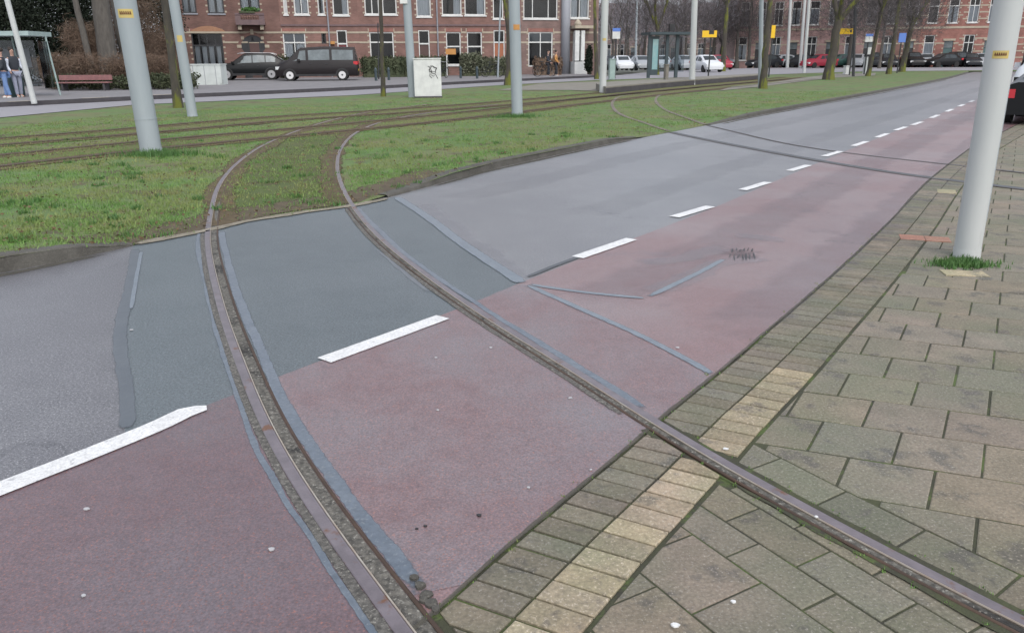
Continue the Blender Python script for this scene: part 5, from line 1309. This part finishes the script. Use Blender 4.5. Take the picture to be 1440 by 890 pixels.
def window(e, a, b, c, d, frame='white', curtain=0, mull=(), trans=None, sill=True, rev=.16, fwid=.085, top_m=None, low_pane=None):
    """curtain: 0 none, 1 two side curtains, 2 full net; trans: height of the transom"""
    mb = MB(); y0, y1 = rev-.10, rev-.02; f = fwid
    mb.box(a, a+f, y0, y1, c, d); mb.box(b-f, b, y0, y1, c, d); mb.box(a+f, b-f, y0, y1, d-f, d); mb.box(a+f, b-f, y0, y1, c, c+f)
    if trans: mb.box(a+f, b-f, y0-.01, y1+.001, trans-.04, trans+.05)
    for m_ in mull:
        x = a+(b-a)*m_; mb.box(x-.03, x+.03, y0+.005, y1-.004, c+f, (d-f))
    fr = mb.build('window', M[frame], e)
    mb = MB(); mb.quad((a+f, rev-.05, c+f), (b-f, rev-.05, c+f), (b-f, rev-.05, d-f), (a+f, rev-.05, d-f)); mb.build('pane', M['glass'], fr)
    ct = (trans-.04) if trans else d-f
    if curtain:
        mb = MB(); w_ = b-a-2*f; segs = []
        if curtain == 2: segs = [(a+f, b-f)]
        elif curtain == 1: segs = [(a+f, a+f+w_*.40), (b-f-w_*.42, b-f)]
        elif curtain == 3: segs = [(a+f+w_*.62, b-f)]
        elif curtain == 4: segs = [(a+f+w_*(k/4+.03), a+f+w_*(k/4+.20)) for k in range(4)]
        for (s0, s1) in segs:
            n = 12; pr = None
            for k in range(n+1):
                u = s0+(s1-s0)*k/n; yy = rev+.01+.02*math.sin(k*1.7)
                if pr: mb.quad((pr[0], pr[1], c+f), (u, yy, c+f), (u, yy, ct), (pr[0], pr[1], ct))
                pr = (u, yy)
        mb.build('curtain', M['curtain'], fr)
    if top_m and trans:
        mb = MB(); mb.box(a+f, b-f, rev-.045, rev-.03, trans+.05, d-f); mb.build('transom_panel', M[top_m], fr)
    if sill:
        mb = MB(); mb.box(a-.06, b+.06, -.07, rev-.1, c-.09, c-.002); mb.build('sill', M['white' if frame == 'white' else 'pipe'], fr)
def stones(mb, x, z, w_=.16, h_=.18, y=-.014): mb.box(x-w_/2, x+w_/2, y, .03, z-h_/2, z+h_/2)
def house(px0, px1, brickm, label, wins, doors=(), extra=None, roofm='roof', gz=.2, H=8.2, strings=((44.8, 47.4), (58.8, 61.2)), u_ext=0):
    ua_, _ = FP(px0, 50); ub, _ = FP(px1, 50)
    o = Vector((FA.x, FA.y, 0))+fd*ua_; e = empty('row_house', o, FANG, label, 'house', 'brick terrace houses'); W_ = ub-ua_
    def rect(x0, y0, x1, y1):
        a, zt = FP(x0, y0); b, zb_ = FP(x1, y1); _, zt = FP((x0+x1)/2, y0); _, zb_ = FP((x0+x1)/2, y1); return [max(.05, a-ua_), min(W_-.05, b-ua_), zb_, zt]
    holes = []; jobs = []
    for wdef in wins:
        r_ = rect(*wdef['r']); 
        if wdef['r'][1] <= 0: r_[3] = r_[2]+wdef.get('h', 2.1)
        holes.append(r_); jobs.append((r_, wdef))
    dj = []
    for ddef in doors:
        r_ = rect(*ddef['r']); r_[2] = .0; holes.append(r_); dj.append((r_, ddef))
    mb = MB(); wall_with_holes(mb, 0, W_, -.1, H, holes, .16)
    mb.quad((W_, 0, -.1), (W_, 9, -.1), (W_, 9, H), (W_, 0, H)); mb.quad((0, 9, -.1), (0, 0, -.1), (0, 0, H), (0, 9, H)); mb.quad((W_, 9, -.1), (0, 9, -.1), (0, 9, H), (W_, 9, H))
    wl_ = mb.build('wall', M[brickm], e)
    mb = MB(); mb.quad((.03, 1.3, 0), (W_-.03, 1.3, 0), (W_-.03, 1.3, H-.1), (.03, 1.3, H-.1)); mb.build('interior', M['room'], e)
    for r_, wd in jobs:
        kw = {k: v for k, v in wd.items() if k in ('frame', 'curtain', 'mull', 'sill', 'top_m')}
        if 'trans' in wd: kw['trans'] = FP((wd['r'][0]+wd['r'][2])/2, wd['trans'])[1]
        window(e, *r_, **kw)
    for r_, dd in dj:
        a, b, c, d = r_; tr = FP((dd['r'][0]+dd['r'][2])/2, dd.get('trans', dd['r'][1]+18))[1]
        f_ = .07; mb = MB(); mb.box(a, a+f_, .02, .14, c, d); mb.box(b-f_, b, .02, .14, c, d); mb.box(a+f_, b-f_, .02, .14, d-f_, d); mb.box(a+f_, b-f_, .02, .14, tr-.05, tr+.05)
        dr = mb.build('door_frame', M[dd.get('frame', 'white')], e)
        mb = MB(); mb.box(a+f_, b-f_, .08, .13, c, tr-.05); mb.build('door', M[dd['m']], dr)
        mb = MB(); mb.box(b-f_-.14, b-f_-.10, .03, .08, 1.0+.2, 1.12+.2); mb.build('handle', M['rim'], dr)
        mb = MB(); mb.quad((a+f_, .1, tr+.05), (b-f_, .1, tr+.05), (b-f_, .1, d-f_), (a+f_, .1, d-f_)); mb.build('pane', M['glass'], dr)
    # string courses broken by openings
    mb = MB()
    for (y0, y1) in strings:
        _, zt = FP((px0+px1)/2, y0); _, zb_ = FP((px0+px1)/2, y1)
        cuts = sorted([(h[0]-.02, h[1]+.02) for h in holes if h[2] < zb_ and h[3] > zt-.05]); u = 0
        for a, b in cuts+[(W_, W_)]:
            if a > u+.05: mb = MB(); mb.box(u, a, -.022, .02, zb_, zt); mb.build('string_course', M['stone'], e)
            u = max(u, b)
    # stone blocks at jambs and lintels
    mb = MB()
    for r_, wd in jobs:
        a, b, c, d = r_
        if wd.get('dots', True):
            if wd['r'][1] > 0:
                for k in range(3 if b-a < 1.9 else 5):
                    kk = (2 if b-a < 1.9 else 4); stones(mb, a+(b-a)*k/kk, d+.14, .17, .22, -.0075)
            for s, x in ((-1, a-.08), (1, b+.08)):
                z = c+.12
                while z < min(d, H): stones(mb, x, z, .13, .11, -.013); z += .38
    if mb.v: join_into(wl_, mb.build('stone_blocks', M['stone'], e))
    mb = MB()
    for r_, wd in jobs:
        a, b, c, d = r_
        if wd['r'][1] > 0: mb.box(a-.02, b+.02, -.008, .02, d+.01, d+.26)
    if mb.v: mb.build('lintel', M['brickR' if brickm != 'brickR' else 'brickA'], e)
    mb = MB(); zc = FP((px0+px1)/2, 36)[1]; mb.box(0, W_, -.06, -.0, zc-.06, zc+.06); 
    if extra is None or 'nocornice' not in extra: mb.build('cornice', M['leadgrey'], e)
    mb = MB(); mb.poly([(0-.0, -.35, H), (W_, -.35, H), (W_, 4.5, H+3.6), (0, 4.5, H+3.6)]); mb.poly([(W_, 9.3, H), (0, 9.3, H), (0, 4.5, H+3.6), (W_, 4.5, H+3.6)]); mb.poly([(0, -.35, H), (0, 4.5, H+3.6), (0, 9.3, H)]); mb.poly([(W_, -.35, H), (W_, 9.3, H), (W_, 4.5, H+3.6)])
    rf = mb.build('roof', M[roofm], e)
    mb = MB(); mb.box(W_-.9, W_-.3, 4.0, 4.8, H+3.0, H+4.6); mb.build('chimney', M[brickm], rf)
    mb = MB(); mb.box(0, W_, -.42, -.3, H-.12, H+.02); mb.build('gutter', M['white'], rf)
    return e, ua_, W_, rect
# house 1
e1, ua1, W1, rect1 = house(236, 396, 'brickA', 'leftmost brown brick terrace house with dark window frames, an arched doorway and a balcony', [
    dict(r=(255, 0, 277, 19), frame='darkframe', curtain=1, mull=(.5,), dots=False), dict(r=(291, 0, 316, 19.5), frame='darkframe', curtain=1, mull=(.5,)), dict(r=(337, 0, 366, 17), frame='darkframe', curtain=1, mull=(.5,), sill=False),
    dict(r=(268, 46.5, 317, 94), frame='darkframe', curtain=4, mull=(.24, .5, .76), trans=64.5)], doors=[], extra='nocornice')
# arched doorway recess, its shade painted as a flat dark panel on the wall
a, b, zb_, zt = rect1(337, 50, 378, 110); cx_ = (a+b)/2; rad_a = (b-a)/2; spring = zt-rad_a
mb = MB(); n = 18; outer = [(cx_+math.cos(math.pi*k/n)*(rad_a+.20), spring+math.sin(math.pi*k/n)*(rad_a+.20)) for k in range(n+1)]; inner = [(cx_+math.cos(math.pi*k/n)*rad_a, spring+math.sin(math.pi*k/n)*rad_a) for k in range(n+1)]
for k in range(n):
    mb.quad((outer[k][0], -.03, outer[k][1]), (inner[k][0], -.03, inner[k][1]), (inner[k+1][0], -.03, inner[k+1][1]), (outer[k+1][0], -.03, outer[k+1][1]))
    mb.quad((outer[k][0], 0, outer[k][1]), (outer[k][0], -.03, outer[k][1]), (outer[k+1][0], -.03, outer[k+1][1]), (outer[k+1][0], 0, outer[k+1][1]))
mb.build('arch', M['brickA'], e1)
mb = MB(); mb.poly([(p[0], -.006, p[1]) for p in reversed(inner)]+[(a, -.006, 0), (b, -.006, 0)][::1]); mb.build('porch_recess_shade', M['room'], e1)
d0, d1, _, dz = rect1(350.5, 60, 369, 110); mb = MB(); mb.box(d0, d1, -.02, -.008, 0, dz); dd = mb.build('door', M['door'], e1); mb = MB(); mb.box(d1-.2, d1-.15, -.04, -.021, 1.2, 1.35); mb.build('handle', M['rim'], dd)
mb = MB(); mb.box(d0-.10, d0-.03, -.03, -.008, 0, dz+.1); mb.box(d1+.03, d1+.10, -.03, -.008, 0, dz+.1); mb.box(d0-.03, d1+.03, -.03, -.008, dz+.01, dz+.1); mb.build('door_frame', M['darkframe'], e1)
mb = MB(); stones(mb, cx_, zt+.22, .2, .34, -.05)
for s in (-1, 1): stones(mb, cx_+s*(rad_a+.1), spring+.1, .3, .2, -.05); stones(mb, cx_+s*rad_a*.8, spring+rad_a*.78, .2, .2, -.05)
mb.build('arch_stones', M['stone'], e1)
# balcony
a, b, zb_, zt = rect1(331, 22, 373, 35); mb = MB(); mb.box(a, b, -.9, -.02, zb_-.05, zb_+.28); bal = mb.build('balcony', M['leadgrey'], e1)
mb = MB(); mb.box(a, b, -.92, -.82, zt-.02, zt+.10); mb.box(a, a+.35, -.88, -.80, zb_+.28, zt-.02); mb.box(b-.35, b, -.88, -.80, zb_+.28, zt-.02); mb.build('railing', M['leadgrey'], bal)
for k in range(7):
    x = a+.5+(b-a-1.0)*k/6; mb = MB(); mb.tube([(x, -.85, zb_+.28), (x, -.85, zb_+.45), (x, -.85, zt-.02)], [.05, .09, .04], 8); mb.build('baluster', M['brickA'], bal)
mb = MB(); mb.box(a+.3, b-.6, -1.0, -.6, zt+.1, zt+.22); pl = mb.build('plant_box', M['hedge'], bal)
cloud('plants', [((a+b)/2+.1, -.8, zt+.32, (b-a)*.3, .2, .16)], 500, .06, M['tuft'], bal)
for s in (.12, .88):
    x = a+(b-a)*s; mb = MB(); mb.prism([(x-.12, -.7), (x+.12, -.7), (x+.12, -.01), (x-.12, -.01)], zb_-.35, zb_-.06); mb.build('bracket', M['stone'], bal)
# arch of the wide window
a, b, zb_, zt = rect1(266, 38, 318, 46.5); mb = MB(); n = 12
for k in range(n):
    u0_, u1_ = k/n, (k+1)/n; h0 = zb_+.05+(zt-zb_)*math.sin(math.pi*u0_)**.7; h1 = zb_+.05+(zt-zb_)*math.sin(math.pi*u1_)**.7
    mb.quad((a+(b-a)*u0_, -.02, zb_), (a+(b-a)*u1_, -.02, zb_), (a+(b-a)*u1_, -.02, h1), (a+(b-a)*u0_, -.02, h0))
mb.build('arch', M['orange'].copy() if False else mat('arch_brick', (.36, .20, .12), (.30, .16, .10), 5, .9), e1)
# house 2
e2, ua2, W2_, rect2 = house(396, 505, 'brickB', 'second terrace house from the left, with an orange lamp by its red door', [
    dict(r=(384.5+13, 0, 405, 21), h=1.6, curtain=1, mull=(.5,)), dict(r=(412.5, 0, 435, 21), curtain=1, mull=(.5,)), dict(r=(446, 0, 457, 21), curtain=3), dict(r=(467, 0, 491, 22), curtain=3),
    dict(r=(397, 46, 433, 95), curtain=1, mull=(.5,), trans=60.5, top_m='pipe'), dict(r=(451.5, 46, 459, 62), frame='darkframe', sill=False, dots=False)],
    doors=[dict(r=(473, 43, 492, 112), m='reddoor', trans=62)])
mb = MB(); x = rect2(462, 40, 463, 90)[0]; mb.tube([(x, -.07, .2), (x, -.07, 8)], .055, 8); mb.build('downpipe', M['pipe'], e2)
mb = MB(); x, _, zz, _ = rect2(467, 55, 468, 61); mb.box(x-.15, x+.15, -.3, -.02, zz-.08, zz+.12); lm = mb.build('wall_lamp', M['orange'], e2)
lmn = M['orange']
# house 3
e3, ua3, W3, rect3 = house(505, 617, 'brickB', 'third terrace house, red brick behind the slim mossy tree with a dark hedge in front', [
    dict(r=(512, 0, 534, 21), mull=(.5,)), dict(r=(537, 0, 558.5, 21), curtain=0), dict(r=(585, 0, 606.5, 24), curtain=2), dict(r=(519, 45.5, 555, 84), mull=(), trans=60)],
    doors=[dict(r=(588, 43, 606, 112), m='door', trans=62)])
mb = MB(); x = rect3(615, 40, 616, 90)[0]; mb.tube([(x, -.07, .2), (x, -.07, 8)], .055, 8); mb.build('downpipe', M['pipe'], e3)
# house 4
e4, ua4, W4, rect4 = house(617, 733, 'brickB', 'fourth terrace house, red brick with two tall white windows and an orange red door', [
    dict(r=(621, 0, 649.5, 22), curtain=3), dict(r=(653, 0, 683, 22), curtain=3), dict(r=(693, 0, 708, 27)), dict(r=(627, 45.5, 649, 92), trans=66), dict(r=(656.5, 45.5, 678.5, 92), trans=66)],
    doors=[dict(r=(694, 43, 710, 112), m='odoor', trans=60)])
# house 5
e5, ua5, W5, rect5 = house(733, 841, 'brickC', 'corner terrace house with a wide dark ground floor opening and a white columned entrance', [
    dict(r=(736, 0, 784, 27), mull=(.27, .73)), dict(r=(802, 0, 828, 26), mull=(.5,), curtain=1), dict(r=(743, 45.5, 777, 94), mull=(.5,), trans=60, top_m='dust', sill=False)],
    doors=[dict(r=(806, 45, 820, 108), m='darkframe', trans=50)], extra='nocornice')
x0_, x1_, zb_, zt = rect5(788, 0, 801, 100); mb = MB(); mb.tube([((x0_+x1_)/2, -.12, 0), ((x0_+x1_)/2, -.12, 8)], (x1_-x0_)/2*.85, 14); mb.build('corner_shaft', M['pipe'], e5, smooth=True)
for (pa, pb) in ((803, 808), (811.5, 815.5)):
    a, b, zb_, zt = rect5(pa, 44, pb, 90); mb = MB(); mb.box(a, b, -1.0, -.75, 1.2, zt); mb.build('column', M['white'], e5)
a, b, zb_, zt = rect5(802, 37, 829, 41); mb = MB(); mb.box(a, b, -1.15, -.02, zb_, zt); mb.build('canopy', M['stone'], e5)
a, b, zb_, zt = rect5(803, 30, 811, 38); mb = MB(); mb.tube([((a+b)/2, -.9, zb_), ((a+b)/2, -.9, (zb_+zt)/2), ((a+b)/2, -.9, zt+.1)], [.25, .3, .05], 10); mb.build('finial', M['stone'], e5, smooth=True)
a, b, zb_, zt = rect5(801, 87, 818, 102); mb = MB(); mb.box(a, b, -1.2, -.02, 0, zt); mb.build('porch_base', M['white'], e5)

# hedges in front
def hedge(px0, px1, Yoff, h, label, m='hedge', size=.07, n=6000):
    ua_, _ = FP(px0, 90); ub, _ = FP(px1, 90); o = Vector((FA.x, FA.y, .2))+fd*ua_+fn*Yoff; e = empty('hedge', o, FANG, label, 'hedge', 'hedges in front of the terrace'); L_ = ub-ua_
    mb = MB(); mb.box(.08, L_-.08, -.25, .25, 0, h-.1); mb.build('core', M['hedge'] if m != 'brown' else M['brown'], e)
    cloud('foliage', [(L_*(k+.5)/6, 0, h*.5, L_/9, .42, h*.52) for k in range(6)]+[(L_*(k+.5)/6, 0, h*.8, L_/9, .36, h*.24) for k in range(6)], n, size, M[m], e)
hedge(503, 560, 3.2, 1.35, 'clipped dark hedge behind the slim mossy tree')
hedge(558, 617, 3.2, 1.35, 'clipped dark hedge behind the cabinet')
hedge(636, 664, 3.0, 1.5, 'loose grey green bush below the orange board', 'olive', .09)
hedge(664, 712, 3.0, 1.25, 'loose brownish bush left of the dark mossy trunk', 'olive', .09)
hedge(735, 772, 3.0, 1.2, 'brown bush in front of the dark ground floor opening', 'brown', .07, 4000)
hedge(318, 398, 1.0, 1.9, 'dark climbing shrub behind the black car', 'hedge', .08, 1500) if False else None
e_ = bush(828, 62, 11, 2.2, 'narrow dark conifer right of the columned entrance', m='ever', n=2500, size=.07, name='conifer', dy=.5, group='shrubs by the terrace')
bush(400, 56.5, 30, 1.6, 'dark climber on the wall between the car and the van', m='hedge', n=2500, size=.07, dy=.5, group='shrubs by the terrace', name='climbing_shrub')
# orange board on a post in front of house 4
c = V(634, 77, 58); e = empty('estate_board', (c.x, 58, .2), FANG, 'orange board on a post in front of the tall white windows', 'sign')
mb = MB(); mb.box(-.36, .36, -.02, .02, V(634, 77, 58).z-.2, V(634, 69, 58).z-.2); mb.build('panel', M['orange'], e); mb = MB(); mb.tube([(-.3, .05, 0), (-.3, .05, 2.0)], .03, 6); mb.build('post', M['white'], e)
# bollards on the far pavement
for i, (x, y) in enumerate([(529, 114), (547, 113), (603, 112), (648, 110.5), (671, 111), (700, 108.5), (760, 105.5)]):
    p = G(x, y, .215); e = tag(MBt(p) if False else empty('bollard', p, 0, ['short dark bollard left of the slim mossy trunk', 'short dark bollard right of the slim mossy trunk', 'dark bollard behind the white cabinet', 'dark bollard below the loose grey green bush', 'dark bollard standing forward below the brownish bush', 'dark bollard left of the dark mossy trunk', 'dark bollard in front of the dark ground floor opening'][i], 'bollard', 'bollards on the far pavement'), ['short dark bollard left of the slim mossy trunk', 'short dark bollard right of the slim mossy trunk', 'dark bollard behind the white cabinet', 'dark bollard below the loose grey green bush', 'dark bollard standing forward below the brownish bush', 'dark bollard left of the dark mossy trunk', 'dark bollard in front of the dark ground floor opening'][i], 'bollard', 'bollards on the far pavement')
    mb = MB(); mb.tube([(0, 0, 0), (0, 0, .65), (0, 0, .75)], [.08, .08, .03], 8); mb.build('post', M['shelter'], e); mb = MB(); mb.tube([(0, 0, .55), (0, 0, .6)], .095, 8); mb.build('ring', M['shelter'], e)
# two passers-by near the corner house
person(Vector((gx(771, 57), 57, .2)), R(80), 'distant person in dark clothes by a bicycle at the corner house', legs='vest', sleeve='vest', H=1.75)
person(Vector((gx(782, 58), 58, .2)), R(80), 'distant person in an orange jacket at the corner house', legs='vest', top='orange', sleeve='orange', H=1.72)
# bicycles
def bicycle(x, Y, rz, label, src=None):
    e = empty('bicycle', (x, Y, .215), rz, label, 'bicycle', 'bicycles by the terrace')
    for wx in (-.52, .52):
        mb = MB(); mb.tube([(wx+.34*math.cos(a), 0, .35+.34*math.sin(a)) for a in [i*math.pi/10 for i in range(21)]], .02, 6); w_ = mb.build('wheel', M['tyre'], e)
        mb = MB()
        for k in range(6): mb.tube([(wx, 0, .35), (wx+.33*math.cos(k*1.05), 0, .35+.33*math.sin(k*1.05))], .004, 3)
        mb.build('spokes', M['rim'], w_)
    mb = MB()
    for p, q in (((-.52, 0, .35), (-.1, 0, .35)), ((-.52, 0, .35), (-.2, 0, .8)), ((-.1, 0, .35), (-.22, 0, .95)), ((-.1, 0, .35), (.38, 0, .78)), ((-.2, 0, .8), (.38, 0, .85)), ((.52, 0, .35), (.36, 0, 1.0))): mb.tube([p, q], .02, 6)
    mb.build('frame', M['cdark'], e)
    mb = MB(); mb.box(-.34, -.1, -.07, .07, .95, 1.0); mb.build('saddle', M['black'], e)
    mb = MB(); mb.tube([(.36, 0, 1.0), (.34, -.28, 1.06)], .015, 6); mb.tube([(.36, 0, 1.0), (.34, .28, 1.06)], .015, 6); mb.build('handlebar', M['rim'], e)
bicycle(gx(766, 56.5), 56.5, R(15), 'bicycle beside the dark clothed person at the corner house')
bicycle(gx(692, 56), 56, R(25), 'bicycle leaning by the brownish bush left of the dark mossy trunk')
bicycle(gx(622, 54), 54, R(70), 'bicycle standing right of the white cabinet in the distance')

# ---------------------------------------------------------------- far red houses and other buildings
def simple_house(x0, y0, ang, W_, H_, brickm, label, doorm='gdoor', seed=0, depth=9, style=0, group='far red brick houses'):
    rr = random.Random(seed); e = empty('row_house', (x0, y0, 0), ang, label, 'house', group); holes = []; jobs = []
    nb_ = 3 if W_ > 5 else 2
    for f in range(3):
        for k in range(nb_):
            cx_ = W_*(k+.5)/nb_; ww = W_/nb_*.52; z0 = .9+f*3.95; z1 = z0+2.65
            if z1 > H_-.3: continue
            if f == 0 and k == nb_-1: holes.append([cx_-ww*.45, cx_+ww*.45, .0, 2.9]); jobs.append(('door', holes[-1])); continue
            holes.append([cx_-ww/2, cx_+ww/2, z0, z1]); jobs.append(('win', holes[-1]))
    mb = MB(); wall_with_holes(mb, 0, W_, -.1, H_, holes, .16)
    mb.quad((W_, 0, -.1), (W_, depth, -.1), (W_, depth, H_), (W_, 0, H_)); mb.quad((0, depth, -.1), (0, 0, -.1), (0, 0, H_), (0, depth, H_)); wl_ = mb.build('wall', M[brickm], e)
    mb = MB(); mb.quad((.03, 1, 0), (W_-.03, 1, 0), (W_-.03, 1, H_-.1), (.03, 1, H_-.1)); mb.build('interior', M['room'], e)
    for kind, h in jobs:
        if kind == 'win': window(e, *h, frame='white', curtain=rr.choice((0, 1, 2, 1)), mull=(.5,) if rr.random() < .6 else (), trans=h[2]+(h[3]-h[2])*.68)
        else:
            mb = MB(); mb.box(h[0], h[1], .08, .14, 0, 2.1); d_ = mb.build('door', M[doorm], e); mb = MB(); mb.box(h[0], h[1], .06, .12, 2.15, 2.9); mb.build('transom', M['cglassl'], d_)
            mb = MB(); mb.box(h[0]-.15, h[1]+.15, -.12, .02, 2.92, 3.15); mb.build('lintel', M['stone'], e)
    mb = MB()
    for z in (4.25, 8.3):
        if z < H_: mb = MB(); mb.box(0, W_, -.05, .02, z, z+.22); mb.build('string_course', M['stone'], e)
    for z in ((1.2, 2.6, 5.6, 6.6) if seed not in (6, 7) else (1.0, 1.7, 2.4, 3.1, 5.2, 5.9, 6.6, 7.3)):
        us = 0
        for h in sorted([h for h in holes if h[2] < z+.12 and h[3] > z]): 
            if h[0]-us > .1: mb = MB(); mb.box(us, h[0], -.02, .02, z, z+.14); mb.build('string_course', M['stone'], e)
            us = h[1]
        mb = MB(); mb.box(us, W_, -.02, .02, z, z+.14); mb.build('string_course', M['stone'], e)
    mb = MB()
    for h in holes:
        for s in (h[0]-.12, h[1]+.12):
            z = h[2]+.1
            while z < h[3]: stones(mb, s, z, .15, .16, -.035); z += .5
    join_into(wl_, mb.build('stone_blocks', M['stone'], e))
    mb = MB(); mb.poly([(0, -.35, H_), (W_, -.35, H_), (W_, depth/2, H_+3.2), (0, depth/2, H_+3.2)]); mb.poly([(W_, depth+.3, H_), (0, depth+.3, H_), (0, depth/2, H_+3.2), (W_, depth/2, H_+3.2)]); rf = mb.build('roof', M['roof'], e)
    mb = MB(); mb.box(.3, .9, depth/2-.4, depth/2+.4, H_+2.6, H_+4.1); mb.build('chimney', M[brickm], rf)
    return e
px_h = [1032, 1078, 1126, 1180, 1232, 1290, 1345, 1402, 1460, 1520]
bm_h = ['brickP', 'brickP', 'brickP', 'brickP', 'brickB', 'brickR', 'brickR', 'brickR', 'brickB']
lab_h = ['pale red house behind the bare trees left of the knotty mossy trunk', 'pale red house right of the knotty mossy trunk', 'pale red house behind the forked trunk', 'pink brick house behind the right yellow sign', 'brick house behind the leaning trees', 'bright red brick house right of the leaning trees', 'bright red brick house with green door left of the cream post', 'red brick house partly hidden by the cream post', 'red brick house at the right edge']
Ys = [100, 100, 99, 98, 97, 96, 95, 94, 93, 92]
for i in range(len(px_h)-1):
    a = Vector((gx(px_h[i], Ys[i]), Ys[i])); b = Vector((gx(px_h[i+1], Ys[i+1]), Ys[i+1])); dd = b-a
    simple_house(a.x, a.y, math.atan2(dd.y, dd.x), dd.length, 12.4, bm_h[i], lab_h[i], 'gdoor' if i in (5, 6) else 'darkframe', seed=i)
for i, (p0_, p1_, Y, bm_) in enumerate([(845, 900, 150, 'brickC'), (905, 955, 156, 'brickP'), (960, 1010, 150, 'brickC'), (1015, 1060, 146, 'brickP')]):
    a = Vector((gx(p0_, Y), Y)); b = Vector((gx(p1_, Y), Y)); dd = b-a
    simple_house(a.x, a.y, 0, dd.length, 7.5, bm_, ['far house glimpsed through the wood right of the cream corner pole', 'far pink house glimpsed through the wood above the tram shelter', 'far house glimpsed through the wood left of the yellow sign', 'far pink house glimpsed right of the white car'][i], 'darkframe', seed=20+i, group='houses beyond the wood')
sheet('far_lawn', [(gx(1000, 80), 80), (gx(1440, 78), 78), (gx(1440, 70)+20, 72), (gx(1180, 70), 70), (gx(1010, 72), 72)], .05, M['lawn'], 'strip of grass before the far cars')
